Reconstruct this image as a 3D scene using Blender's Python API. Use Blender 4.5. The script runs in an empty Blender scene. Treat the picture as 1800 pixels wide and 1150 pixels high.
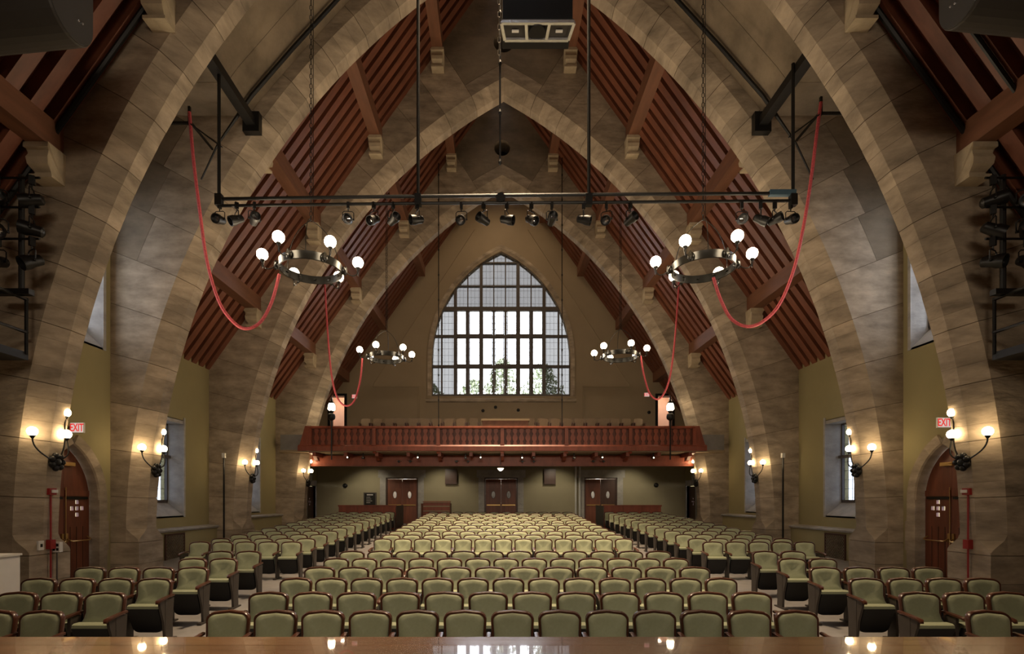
import bpy, math, random
from mathutils import Vector, Matrix

random.seed(7)
S = bpy.context.scene
COL = S.collection
PI = math.pi

# ----------------------------------------------------------------------------- camera, world, exposure
cd = bpy.data.cameras.new('camera'); cam = bpy.data.objects.new('camera', cd); COL.objects.link(cam)
F = 920.0                                   # focal length in pixels of the 1800 x 1150 frame
cd.sensor_fit = 'HORIZONTAL'; cd.sensor_width = 36.0; cd.lens = 36.0 * F / 1800.0
cd.shift_x = 27.0 / 1800.0; cd.shift_y = 302.0 / 1800.0
cd.clip_end = 400
CX, CZ = -0.25, 2.08
cam.location = (CX, 0, CZ); cam.rotation_euler = (PI / 2, 0, 0)
S.camera = cam
S.view_settings.view_transform = 'Standard'; S.view_settings.look = 'None'
S.view_settings.exposure = -0.18; S.view_settings.gamma = 1.0; S.view_settings.use_curve_mapping = False

W = bpy.data.worlds.new('sky'); S.world = W; W.use_nodes = True
bg = W.node_tree.nodes['Background']; bg.inputs[0].default_value = (0.86, 0.91, 1.0, 1); bg.inputs[1].default_value = 15.0

def area(name, loc, target, size, power, color, sy=None, spread=PI):
    d = bpy.data.lights.new(name, 'AREA'); d.energy = power; d.color = color
    d.shape = 'RECTANGLE'; d.size = size; d.size_y = sy or size; d.spread = spread
    o = bpy.data.objects.new(name, d); COL.objects.link(o); o.location = loc
    o.rotation_euler = (Vector(target) - Vector(loc)).to_track_quat('-Z', 'Y').to_euler()
    return o

WARM = (1.0, 0.74, 0.47)
# added unseen fills under the ridge, brightening the seats and the end wall
area('ridge_fill', (0, 11.8, 16.6), (0, 8.6, 0), 2.0, 620, WARM, 1.2, 1.1)
area('ridge_fill', (0, 16.0, 19.2), (0, 16.0, 0), 2.0, 460, WARM, 2.2, 0.72)
area('ridge_fill', (0, 21.3, 19.2), (0, 21.3, 0), 2.0, 500, WARM, 2.2, 0.72)
area('ridge_fill', (0, 25.4, 19.0), (0, 27.5, 6), 2.0, 110, WARM, 1.6, 2.4)
# added wide fill behind the camera, brightening the hall from the front
area('front_fill', (0, -3.0, 7.5), (0, 20, 4), 8.0, 230, (1.0, 0.82, 0.62), 1.2, 1.5)

# ----------------------------------------------------------------------------- materials
def mat(name, col, rough=0.6, metal=0.0, var=0.25, scale=(3, 3, 3), rnd=0.0, bump=0.0, bscale=None, spec=0.5, col2=None, coat=0.0):
    m = bpy.data.materials.new(name); m.use_nodes = True
    nt = m.node_tree; N = nt.nodes; L = nt.links
    b = N['Principled BSDF']; b.inputs['Roughness'].default_value = rough; b.inputs['Metallic'].default_value = metal
    b.inputs['Specular IOR Level'].default_value = spec; b.inputs['Coat Weight'].default_value = coat
    b.inputs['Base Color'].default_value = (*col, 1)
    if var or col2 or bump:
        tc = N.new('ShaderNodeTexCoord'); mp = N.new('ShaderNodeMapping'); mp.inputs['Scale'].default_value = scale
        L.new(tc.outputs['Object'], mp.inputs['Vector'])
        nz = N.new('ShaderNodeTexNoise'); nz.inputs['Scale'].default_value = 1.0; nz.inputs['Detail'].default_value = 6; nz.inputs['Roughness'].default_value = 0.62
        L.new(mp.outputs['Vector'], nz.inputs['Vector'])
        rp = N.new('ShaderNodeValToRGB'); c2 = col2 or tuple(c * (1 - var) for c in col); c1 = tuple(min(1, c * (1 + var * 0.6)) for c in col)
        rp.color_ramp.elements[0].position = 0.32; rp.color_ramp.elements[1].position = 0.68
        rp.color_ramp.elements[0].color = (*c2, 1); rp.color_ramp.elements[1].color = (*c1, 1)
        L.new(nz.outputs['Fac'], rp.inputs['Fac']); out = rp.outputs['Color']
        if rnd:
            oi = N.new('ShaderNodeObjectInfo'); mr = N.new('ShaderNodeMapRange')
            mr.inputs['To Min'].default_value = 1 - rnd; mr.inputs['To Max'].default_value = 1 + rnd
            L.new(oi.outputs['Random'], mr.inputs['Value'])
            mx = N.new('ShaderNodeVectorMath'); mx.operation = 'SCALE'
            L.new(out, mx.inputs[0]); L.new(mr.outputs['Result'], mx.inputs['Scale']); out = mx.outputs[0]
        L.new(out, b.inputs['Base Color'])
        if bump:
            n2 = N.new('ShaderNodeTexNoise'); n2.inputs['Scale'].default_value = bscale or 4.0; n2.inputs['Detail'].default_value = 5
            L.new(mp.outputs['Vector'], n2.inputs['Vector'])
            bp = N.new('ShaderNodeBump'); bp.inputs['Strength'].default_value = bump; bp.inputs['Distance'].default_value = 0.03
            L.new(n2.outputs['Fac'], bp.inputs['Height']); L.new(bp.outputs['Normal'], b.inputs['Normal'])
    return m

def emit(name, col, strength):
    m = bpy.data.materials.new(name); m.use_nodes = True; nt = m.node_tree
    for n in list(nt.nodes): nt.nodes.remove(n)
    e = nt.nodes.new('ShaderNodeEmission'); e.inputs[0].default_value = (*col, 1); e.inputs[1].default_value = strength
    o = nt.nodes.new('ShaderNodeOutputMaterial'); nt.links.new(e.outputs[0], o.inputs[0])
    return m

def glass(name, tint, leads=None, gloss=0.06, lead=0.010):
    """window glass: tinted transmission, weak mirror, and lead cames as flat print; leads = (axis_u, axis_v, pitch_u, pitch_v)"""
    m = bpy.data.materials.new(name); m.use_nodes = True; nt = m.node_tree; N = nt.nodes; L = nt.links
    for n in list(N): N.remove(n)
    t = N.new('ShaderNodeBsdfTransparent'); t.inputs[0].default_value = (*tint, 1)
    g = N.new('ShaderNodeBsdfGlossy'); g.inputs['Roughness'].default_value = 0.03; g.inputs[0].default_value = (0.9, 0.9, 0.9, 1)
    mx = N.new('ShaderNodeMixShader'); mx.inputs[0].default_value = gloss
    L.new(t.outputs[0], mx.inputs[1]); L.new(g.outputs[0], mx.inputs[2]); sh = mx.outputs[0]
    if leads:
        au, av, pu, pv = leads
        tc = N.new('ShaderNodeTexCoord'); sp = N.new('ShaderNodeSeparateXYZ'); L.new(tc.outputs['Object'], sp.inputs[0])
        facs = []
        for ax, p in ((au, pu), (av, pv)):
            a = N.new('ShaderNodeMath'); a.operation = 'DIVIDE'; L.new(sp.outputs[ax], a.inputs[0]); a.inputs[1].default_value = p
            f = N.new('ShaderNodeMath'); f.operation = 'FRACT'; L.new(a.outputs[0], f.inputs[0])
            c = N.new('ShaderNodeMath'); c.operation = 'LESS_THAN'; L.new(f.outputs[0], c.inputs[0]); c.inputs[1].default_value = lead / p
            facs.append(c)
        mm = N.new('ShaderNodeMath'); mm.operation = 'MAXIMUM'; L.new(facs[0].outputs[0], mm.inputs[0]); L.new(facs[1].outputs[0], mm.inputs[1])
        d = N.new('ShaderNodeBsdfDiffuse'); d.inputs[0].default_value = (0.16, 0.15, 0.14, 1)
        m2 = N.new('ShaderNodeMixShader'); L.new(mm.outputs[0], m2.inputs[0]); L.new(sh, m2.inputs[1]); L.new(d.outputs[0], m2.inputs[2]); sh = m2.outputs[0]
    o = N.new('ShaderNodeOutputMaterial'); L.new(sh, o.inputs[0])
    return m

M = {}
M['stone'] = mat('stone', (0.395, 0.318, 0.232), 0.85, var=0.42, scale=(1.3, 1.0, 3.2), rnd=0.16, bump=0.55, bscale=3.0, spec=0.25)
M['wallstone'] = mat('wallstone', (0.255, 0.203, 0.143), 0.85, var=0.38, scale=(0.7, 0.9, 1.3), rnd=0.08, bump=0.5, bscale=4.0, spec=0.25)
M['mortar'] = mat('mortar', (0.16, 0.12, 0.08), 0.95, var=0.2, spec=0.1)
M['greystone'] = mat('greystone', (0.42, 0.40, 0.37), 0.85, var=0.25, scale=(2, 2, 3), bump=0.3, spec=0.3, rnd=0.06)
M['corbel'] = mat('corbel', (0.50, 0.41, 0.28), 0.8, var=0.15, scale=(4, 4, 4), bump=0.3, spec=0.3)
M['yellow'] = mat('yellow_plaster', (0.345, 0.295, 0.150), 0.8, var=0.08, scale=(0.5, 0.5, 0.5), spec=0.3)
M['tan'] = mat('tan_plaster', (0.33, 0.255, 0.165), 0.85, var=0.10, scale=(0.4, 0.4, 0.4), spec=0.25)
M['roof'] = mat('roof_boards', (0.15, 0.042, 0.022), 0.6, var=0.35, scale=(1.5, 0.35, 1.5), rnd=0.3, spec=0.4)
M['rafter'] = mat('rafter_wood', (0.185, 0.062, 0.032), 0.5, var=0.3, scale=(1.2, 4, 1.2), rnd=0.12, spec=0.5)
M['purlin'] = mat('purlin_wood', (0.20, 0.085, 0.045), 0.55, var=0.25, scale=(5, 0.7, 5), rnd=0.08, spec=0.45)
M['balcony'] = mat('balcony_wood', (0.25, 0.060, 0.030), 0.45, var=0.25, scale=(5, 3, 1.2), rnd=0.10, spec=0.5)
M['door'] = mat('door_wood', (0.19, 0.055, 0.025), 0.45, var=0.3, scale=(7, 7, 0.9), rnd=0.06, spec=0.5)
M['darkdoor'] = mat('dark_door', (0.075, 0.032, 0.022), 0.4, var=0.2, scale=(7, 7, 0.9), spec=0.5)
M['chairwood'] = mat('chair_wood', (0.075, 0.024, 0.012), 0.33, var=0.25, scale=(9, 9, 3), rnd=0.2, spec=0.5, coat=0.15)
M['green'] = mat('green_fabric', (0.335, 0.360, 0.228), 0.62, var=0.06, scale=(40, 40, 40), rnd=0.10, spec=0.35)
_g = M['green'].node_tree.nodes['Principled BSDF']; _g.inputs['Sheen Weight'].default_value = 0.35; _g.inputs['Sheen Roughness'].default_value = 0.4
M['blackseat'] = mat('black_seat', (0.012, 0.012, 0.013), 0.45, var=0.1, spec=0.4)
M['panelpaint'] = mat('brown_grey_panel', (0.055, 0.045, 0.038), 0.5, var=0.1, spec=0.4)
M['greypaint'] = mat('grey_metal', (0.10, 0.085, 0.075), 0.5, var=0.1, spec=0.4)
M['black'] = mat('black_metal', (0.008, 0.0075, 0.007), 0.42, var=0.15, spec=0.35)
M['darkgrey'] = mat('dark_grey_casing', (0.045, 0.040, 0.034), 0.55, var=0.08, spec=0.4)
M['bronze'] = mat('bronze', (0.008, 0.0065, 0.004), 0.34, metal=0.15, var=0.2, scale=(6, 6, 6))
M['chrome'] = mat('chrome', (0.75, 0.75, 0.75), 0.15, metal=1.0, var=0)
M['slate'] = mat('slate_plate', (0.06, 0.058, 0.056), 0.5, var=0.05)
M['balconyseat'] = mat('balcony_seat_wood', (0.20, 0.135, 0.075), 0.5, var=0.2)
M['balconyshade'] = mat('balcony_shade_wood', (0.13, 0.034, 0.018), 0.5, var=0.2)  # darker balcony red: shade behind the balusters put into the colour
M['silver'] = mat('silver', (0.82, 0.82, 0.84), 0.25, metal=0.8, var=0.1)
M['steel'] = mat('steel', (0.45, 0.40, 0.33), 0.35, metal=0.8, var=0.1)
M['brass'] = mat('brass', (0.55, 0.36, 0.14), 0.3, metal=0.9, var=0.1)
M['rope'] = mat('red_rope', (0.60, 0.100, 0.115), 0.6, var=0.35, scale=(30, 30, 30), spec=0.3)
M['redpaint'] = mat('red_paint', (0.30, 0.020, 0.020), 0.4, var=0.1)
M['white'] = mat('white_paint', (0.75, 0.73, 0.68), 0.5, var=0.05)
M['paper'] = mat('paper', (0.62, 0.62, 0.58), 0.8, var=0.05)
M['carpet'] = mat('carpet', (0.27, 0.255, 0.245), 0.9, var=0.12, scale=(3, 3, 3), spec=0.15)
M['stage'] = mat('stage_wood', (0.25, 0.130, 0.062), 0.27, var=0.35, scale=(0.5, 14, 14), rnd=0.08, spec=0.6, coat=0.9)
M['ground'] = mat('ground', (0.45, 0.45, 0.43), 0.9, var=0.1)
M['leaf'] = mat('leaf', (0.20, 0.23, 0.13), 0.6, var=0.4, scale=(2, 2, 2))
M['bark'] = mat('bark', (0.10, 0.075, 0.05), 0.9, var=0.3, scale=(8, 8, 2))
M['peach'] = mat('peach_plaster', (0.62, 0.36, 0.22), 0.8, var=0.05)
M['globe'] = emit('globe_light', (1.0, 0.80, 0.53), 34.0)
M['sconceglobe'] = emit('sconce_globe_light', (1.0, 0.74, 0.42), 46.0)
M['smallglow'] = emit('small_lamp', (1.0, 0.85, 0.62), 5.0)
M['signface'] = emit('sign_face', (1.0, 0.80, 0.72), 0.75)
M['signred'] = emit('sign_red', (1.0, 0.06, 0.05), 0.9)
M['lens'] = mat('lens', (0.5, 0.5, 0.5), 0.08, metal=0.9, var=0)
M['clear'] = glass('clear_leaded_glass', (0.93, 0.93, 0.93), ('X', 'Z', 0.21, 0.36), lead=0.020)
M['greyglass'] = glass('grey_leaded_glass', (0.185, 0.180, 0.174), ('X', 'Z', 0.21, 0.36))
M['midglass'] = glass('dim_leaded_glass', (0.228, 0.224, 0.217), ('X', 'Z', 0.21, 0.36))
M['sideglass'] = glass('side_leaded_glass', (0.36, 0.375, 0.40), ('Y', 'Z', 0.18, 0.28))
M['plainglass'] = glass('plain_glass', (0.70, 0.70, 0.71))

# ----------------------------------------------------------------------------- mesh helpers
class MB:
    def __init__(s): s.v = []; s.f = []
    def add(s, vs, fs):
        o = len(s.v); s.v += [tuple(p) for p in vs]; s.f += [tuple(i + o for i in f) for f in fs]
    def box(s, x0, x1, y0, y1, z0, z1):
        s.add([(x0, y0, z0), (x1, y0, z0), (x1, y1, z0), (x0, y1, z0), (x0, y0, z1), (x1, y0, z1), (x1, y1, z1), (x0, y1, z1)],
              [(3, 2, 1, 0), (4, 5, 6, 7), (0, 1, 5, 4), (1, 2, 6, 5), (2, 3, 7, 6), (3, 0, 4, 7)])
    def bar(s, a, b, w, h, up=(0, 0, 1)):
        """a beam of rectangular section from a to b"""
        a, b = Vector(a), Vector(b); d = (b - a).normalized(); u = Vector(up)
        if abs(d.dot(u)) > 0.98: u = Vector((0, 1, 0))
        r = d.cross(u).normalized(); u = r.cross(d).normalized()
        vs = []
        for p in (a, b):
            for i, j in ((-1, -1), (1, -1), (1, 1), (-1, 1)): vs.append(p + r * (w / 2 * i) + u * (h / 2 * j))
        s.add(vs, [(0, 1, 2, 3), (7, 6, 5, 4), (0, 4, 5, 1), (1, 5, 6, 2), (2, 6, 7, 3), (3, 7, 4, 0)])
    def tube(s, pts, r, n=6, closed=False):
        pts = [Vector(p) for p in pts]; k = len(pts); vs = []; prev = None
        rr = r if isinstance(r, (list, tuple)) else [r] * k
        for i, p in enumerate(pts):
            if closed: d = (pts[(i + 1) % k] - pts[i - 1])
            else: d = pts[min(i + 1, k - 1)] - pts[max(i - 1, 0)]
            d.normalize()
            if prev is None:
                u = Vector((0, 0, 1)) if abs(d.z) < 0.9 else Vector((1, 0, 0))
            else: u = prev
            u = (u - d * u.dot(d)).normalized(); prev = u; w = d.cross(u)
            for j in range(n):
                t = 2 * PI * j / n; vs.append(p + (u * math.cos(t) + w * math.sin(t)) * rr[i])
        fs = []
        for i in range(k if closed else k - 1):
            a, b = i * n, ((i + 1) % k) * n
            for j in range(n): fs.append((a + j, a + (j + 1) % n, b + (j + 1) % n, b + j))
        if not closed: fs += [tuple(range(n - 1, -1, -1)), tuple(range((k - 1) * n, k * n))]
        s.add(vs, fs)
    def lathe(s, prof, c=(0, 0, 0), axis='Z', n=12):
        """prof: list of (radius, height); closed solid of revolution about axis through c"""
        vs = []; fs = []; k = len(prof)
        for r, h in prof:
            for j in range(n):
                t = 2 * PI * j / n; a, b = r * math.cos(t), r * math.sin(t)
                p = {'Z': (a, b, h), 'Y': (a, h, b), 'X': (h, a, b)}[axis]
                vs.append((p[0] + c[0], p[1] + c[1], p[2] + c[2]))
        for i in range(k - 1):
            for j in range(n): fs.append((i * n + j, i * n + (j + 1) % n, (i + 1) * n + (j + 1) % n, (i + 1) * n + j))
        fs += [tuple(range(n - 1, -1, -1)), tuple(range((k - 1) * n, k * n))]
        s.add(vs, fs)
    def ball(s, c, r, n=12, m=8, sz=1.0):
        s.lathe([(max(1e-3, r * math.sin(PI * i / m)), -r * sz * math.cos(PI * i / m)) for i in range(m + 1)], c, 'Z', n)
    def loft(s, loops, cap=True):
        """loops: equal-length rings of points"""
        n = len(loops[0]); vs = [p for l in loops for p in l]; fs = []
        for i in range(len(loops) - 1):
            for j in range(n): fs.append((i * n + j, i * n + (j + 1) % n, (i + 1) * n + (j + 1) % n, (i + 1) * n + j))
        if cap: fs += [tuple(range(n - 1, -1, -1)), tuple(range((len(loops) - 1) * n, len(loops) * n))]
        s.add(vs, fs)
    def plate(s, outline, holes, fn, w0, w1):
        """flat slab with holes: (u, v) outlines mapped by fn(u, v, w), between w0 and w1; faces cut into upright strips"""
        polys = [list(outline)] + [list(h) for h in holes]
        if not holes and len(outline) <= 4:
            n = len(outline)
            s.add([fn(p[0], p[1], w0) for p in outline] + [fn(p[0], p[1], w1) for p in outline],
                  [tuple(range(n)), tuple(range(2 * n - 1, n - 1, -1))] + [(k, (k + 1) % n, (k + 1) % n + n, k + n) for k in range(n)])
            return
        us = sorted({round(p[0], 6) for q in polys for p in q})
        for a, c in zip(us, us[1:]):
            if c - a < 1e-5: continue
            m = (a + c) / 2; cuts = []
            for q in polys:
                for k in range(len(q)):
                    p0, p1 = q[k - 1], q[k]
                    if (p0[0] - m) * (p1[0] - m) < 0:
                        sl = (p1[1] - p0[1]) / (p1[0] - p0[0]); f = lambda u, p0=p0, sl=sl: p0[1] + (u - p0[0]) * sl
                        cuts.append((f(m), f(a), f(c)))
            cuts.sort()
            for (m0, a0, c0), (m1, a1, c1) in zip(cuts[::2], cuts[1::2]):
                for w in (w0, w1):
                    pts = [fn(a, a0, w), fn(c, c0, w), fn(c, c1, w), fn(a, a1, w)]
                    if abs(a1 - a0) < 1e-6: pts = pts[:3]
                    elif abs(c1 - c0) < 1e-6: pts = [pts[0], pts[1], pts[3]]
                    s.add(pts, [tuple(range(len(pts)))])
        for q in polys:
            k = len(q); s.add([fn(p[0], p[1], w0) for p in q] + [fn(p[0], p[1], w1) for p in q], [(x, (x + 1) % k, (x + 1) % k + k, x + k) for x in range(k)])
    def mesh(s, name, m, smooth=False):
        me = bpy.data.meshes.new(name); me.from_pydata(s.v, [], s.f)
        import bmesh
        bm = bmesh.new(); bm.from_mesh(me); bmesh.ops.remove_doubles(bm, verts=bm.verts, dist=1e-5); bmesh.ops.recalc_face_normals(bm, faces=bm.faces)
        if smooth:
            for f in bm.faces: f.smooth = True
            for e in bm.edges:
                if len(e.link_faces) == 2 and e.calc_face_angle(0) > 0.75: e.smooth = False
        bm.to_mesh(me); bm.free()
        if m is not None: me.materials.append(M[m] if isinstance(m, str) else m)
        return me
    def build(s, name, m, parent=None, smooth=False, loc=(0, 0, 0)):
        return put(name, s.mesh(name, m, smooth), parent, loc)

def put(name, me, parent=None, loc=(0, 0, 0), rot=None):
    o = bpy.data.objects.new(name, me); COL.objects.link(o); o.location = loc
    if rot: o.rotation_euler = rot
    if parent is not None: o.parent = parent
    return o

def tag(o, label=None, cat=None, group=None, kind=None):
    if label: o['label'] = label
    if cat: o['category'] = cat
    if group: o['group'] = group
    if kind: o['kind'] = kind
    return o

def thing(name, label, cat, loc=(0, 0, 0), rz=0, group=None, kind=None):
    o = bpy.data.objects.new(name, None); COL.objects.link(o); o.location = loc; o.rotation_euler = (0, 0, rz)
    o.empty_display_size = 0.1
    return tag(o, label, cat, group, kind)

def copy_thing(root, loc, rz=None, label=None):
    r = root.copy(); COL.objects.link(r); r.location = loc
    if rz is not None: r.rotation_euler = (0, 0, rz)
    if label: r['label'] = label
    for ch in list(root.children):
        c = ch.copy(); COL.objects.link(c); c.parent = r
        for g in list(ch.children):
            d = g.copy(); COL.objects.link(d); d.parent = c
    return r

def P(px, py, Y):
    """point at depth Y seen at pixel (px, py) of the 1800 x 1150 photograph (used to read off real positions)"""
    return Vector(((px - 873.0) * Y / F + CX, Y, CZ + (877.0 - py) * Y / F))

def lerp(a, b, t): return a + (b - a) * t
def bez(p0, p1, p2, p3, n):
    out = []
    for i in range(n + 1):
        t = i / n; out.append(p0 * (1 - t) ** 3 + p1 * 3 * t * (1 - t) ** 2 + p2 * 3 * t * t * (1 - t) + p3 * t ** 3)
    return out
def pointed(c, hw, zs, apex, n=8, z0=None):
    """outline (u, v) of a pointed arch opening: jambs from z0 to zs, two arcs to the apex"""
    h = apex - zs; xc = (h * h - hw * hw) / (2 * hw); R = hw + xc; T = math.atan2(h, xc)
    pts = []
    if z0 is not None: pts.append((c - hw, z0))
    for i in range(n + 1):
        t = T * i / n; pts.append((c + xc - R * math.cos(t), zs + R * math.sin(t)))
    for i in range(n - 1, -1, -1):
        t = T * i / n; pts.append((c - xc + R * math.cos(t), zs + R * math.sin(t)))
    if z0 is not None: pts.append((c + hw, z0))
    return pts
def rect(u0, u1, v0, v1): return [(u0, v0), (u1, v0), (u1, v1), (u0, v1)]
def ell(cu, cv, ru, rv, n=16): return [(cu + ru * math.cos(2 * PI * i / n), cv + rv * math.sin(2 * PI * i / n)) for i in range(n)]
XZ = lambda u, v, w: (u, w, v)
YZ = lambda u, v, w: (w, u, v)

# ----------------------------------------------------------------------------- dimensions of the hall
ARCH = [9.85, 12.87, 18.10, 23.56]           # front planes of the four stone arches
TH = 0.95; CH = 0.30; CR = 0.32               # arch thickness, chamfer depth, chamfer height
XC, ZS, R = 8.41, 1.0, 17.46                  # arch centre offset, springing, soffit radius
TMAX = math.acos(XC / R)
WX = 10.20; WAB = 9.75                        # side wall faces; the wall of the door bay stands further in
YB = 29.0; YF = -6.0
RZ, RS = 20.8, 1.4                            # roof: z = RZ - RS * |x|
FLOOR = [(4.3, 0.0), (5.6, 0.0), (10.4, 0.18), (13.25, 0.20), (24.0, 0.63), (30.0, 0.72)]
def fz(y):
    for (a, za), (b, zb) in zip(FLOOR, FLOOR[1:]):
        if y <= b: return lerp(za, zb, max(0, (y - a) / (b - a)))
    return FLOOR[-1][1]

# floor and stage
b = MB()
lp = [[(-11, y, z - 0.4), (11, y, z - 0.4), (11, y, z), (-11, y, z)] for y, z in FLOOR]
b.loft(lp); tag(b.build('floor', 'carpet'), 'grey sloping floor of the hall under the seats', 'floor', kind='structure')
EDGE = 4.47; ST = 0.90
st = thing('stage_platform', 'polished brown wooden stage across the bottom of the view', 'stage', (0, 0, 0), kind='structure')
b = MB(); b.box(-10.2, 10.2, YF, EDGE - 0.06, -0.1, ST - 0.03); b.build('stage_body', 'mortar', st)
b = MB(); b.box(-10.2, 10.2, EDGE - 0.10, EDGE, ST - 0.16, ST); b.build('nosing', 'stage', st)
for i in range(20):
    y1 = EDGE - 0.102 - i * 0.15; b = MB(); b.box(-10.2, 10.2, y1 - 0.147, y1, ST - 0.03, ST - 0.0005 * (i % 2)); b.build('plank', 'stage', st)
b = MB(); b.box(-10.2, 10.2, YF, EDGE - 0.104 - 3.0, ST - 0.03, ST); b.build('rear_boards', 'stage', st)

# ----------------------------------------------------------------------------- stone arches
def chf(z):
    t = min(1, max(0, (z - 1.02) / 0.36)); return t * t * (3 - 2 * t)
def rout(t, dormer):
    c, s = math.cos(t), math.sin(t)
    r = (RZ + 0.45 + RS * XC - ZS) / (s + RS * c)
    if dormer:
        r2 = (11.75 - ZS) / s if s > 1e-3 else 1e9
        if r2 * c - XC > 6.2: r = max(r, r2)
    return min(r, (XC + WX + 0.15) / c)
def arch_ring(t, y0, sgn, ins, ro=None, dormer=False, c0=None):
    c, s = math.cos(t), math.sin(t)
    k = chf(ZS + R * s) if c0 is None else c0
    ro = ro if ro is not None else rout(t, dormer)
    R0 = R + ins; cr = CR * k; ch = CH * k
    prof = [(R0, ins + ch + 1e-4), (R0, TH - ins - ch), (R0 + cr + 1e-4, TH - ins), (ro, TH - ins), (ro, ins), (R0 + cr + 1e-4, ins)]
    return [(sgn * (r * c - XC), y0 + yy, ZS + r * s) for r, yy in prof]

NB = 17
for ai, y0 in enumerate(ARCH):
    where = ['nearest the stage', 'second from the stage', 'third from the stage, over the middle seats', 'farthest from the stage, at the balcony'][ai]
    ar = thing('trim_%d' % (ai + 1), 'pointed tan stone arch ' + where, 'arch', (0, y0, 0), kind='structure')
    dorm = ai < 2
    def rel(l): return [(p[0], p[1] - y0, p[2]) for p in l]
    for sgn in (-1, 1):
        ts = [TMAX * i / NB for i in range(NB + 1)]
        def top_loop(rs):                         # the last block ends on the hall axis
            return [(0.0, yy, (ZS + math.sqrt(r * r - XC * XC)) if r else RZ + 0.45) for r, yy in rs]
        for i in range(NB):
            g = 0.006 / R; t0, t1 = ts[i] + g, ts[i + 1] - g
            last = i == NB - 1
            if last: t1 = ts[i + 1]
            ns = 4 if i else 6
            jog = (0.55 + 0.5 * ((i * 7 + ai * 3) % 3))
            tt = [lerp(t0, t1, j / ns) for j in range(ns + 1)]
            long_ = min(rout(t, dorm) for t in tt) > R + 2.4
            rs = R + (0.75 if last else 1.15 + jog * 0.4)
            loops = [rel(arch_ring(t, y0, sgn, 0.0, rs if long_ else None, dorm)) for t in tt]
            if last: loops[-1] = top_loop([(R, CH + 1e-4), (R, TH - CH), (R + CR, TH), (rs, TH), (rs, 0), (R + CR, 0)])
            rb_ = rs if long_ else None
            body = []
            for t in tt:
                c, s = math.cos(t), math.sin(t); ro = rb_ or rout(t, dorm)
                body.append([(sgn * (r * c - XC), yy, ZS + r * s) for r, yy in ((R + CR + 0.001, 0.0), (R + CR + 0.001, TH), (ro, TH), (ro, 0.0))])
            if last: body[-1] = top_loop([(R + CR + 0.001, 0), (R + CR + 0.001, TH), (rs, TH), (rs, 0)])
            b = MB(); b.loft(body); b.build('voussoir', 'stone', ar)
            rr_ = random.Random(ai * 100 + i * 3 + sgn)
            cuts = [0, 0.33 + rr_.uniform(-0.10, 0.07), 0.67 + rr_.uniform(-0.07, 0.10), 1]
            for a_, c_ in zip(cuts, cuts[1:]):
                u0 = lerp(t0, t1, a_) + (0.002 / R if a_ else 0); u1 = lerp(t0, t1, c_) - (0.002 / R if c_ < 1 else 0); pr = rr_.uniform(0, 0.006); lo = []
                n_ = 5 if i == 0 else 2
                for j in range(n_ + 1):
                    t = lerp(u0, u1, j / n_); c, s = math.cos(t), math.sin(t); k = chf(ZS + R * s)
                    lo.append([(sgn * (r * c - XC), yy, ZS + r * s) for r, yy in ((R - pr, CH * k + 1e-4), (R - pr, TH - CH * k), (R + CR * k, TH), (R + CR, TH), (R + CR, 0.0), (R + CR * k + 1e-4, 0.0))])
                if last and c_ == 1: lo[-1] = top_loop([(R, CH), (R, TH - CH), (R + CR - 1e-3, TH), (R + CR, TH), (R + CR, 0), (R + CR - 1e-3, 0)])
                b = MB(); b.loft(lo); b.build('ring_stone', 'stone', ar)
            if long_ and not last:
                b = MB(); lo = []
                for t in tt:
                    c, s = math.cos(t), math.sin(t); ra = rs + 0.01; rb = rout(t, dorm); dy = 0.004 * ((i + ai) % 3)
                    lo.append([(sgn * (r * c - XC), yy, ZS + r * s) for r, yy in ((ra, dy), (ra, TH - dy), (rb, TH - dy), (rb, dy))])
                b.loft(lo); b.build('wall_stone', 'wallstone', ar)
        # mortar core just behind the joints
        b = MB(); b.loft([rel(arch_ring(lerp(0, TMAX, j / 60), y0, sgn, 0.018, None, dorm)) for j in range(61)]); b.build('mortar_core', 'mortar', ar)
        # square pier base: two courses under the chamfer stops
        xo = WX + 0.15; xi = R - XC
        for z0, z1 in ((-0.15, 0.46), (0.468, 0.994)):
            b = MB(); x0, x1 = sorted((sgn * xi, sgn * xo)); b.box(x0, x1, 0, TH, z0, z1); b.build('base_stone', 'stone', ar)
    # gable panel over the apex with its round hole
    tg = TMAX * (NB - 1) / NB + 0.006 / R; ra = R + 0.76; rg = rout(tg, False)
    half = []
    for j in range(7):
        t = lerp(tg, math.acos(XC / ra), j / 6); half.append((ra * math.cos(t) - XC, ZS + ra * math.sin(t)))
    half[-1] = (0.0, half[-1][1])
    ring = [(rg * math.cos(tg) - XC, ZS + rg * math.sin(tg))] + half + [(-x, z) for x, z in half[-2::-1]] + [(-(rg * math.cos(tg) - XC), ZS + rg * math.sin(tg)), (0, RZ + 0.45)]
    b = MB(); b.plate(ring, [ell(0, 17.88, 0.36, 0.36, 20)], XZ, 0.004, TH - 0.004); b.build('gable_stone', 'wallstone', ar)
    b = MB(); b.lathe([(0.40, 0.80), (0.40, 0.84)], (0, 0, 17.88), 'Y', 20); b.build('oculus_dark', 'black', ar)  # black disc added to keep the round hole dark

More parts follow.
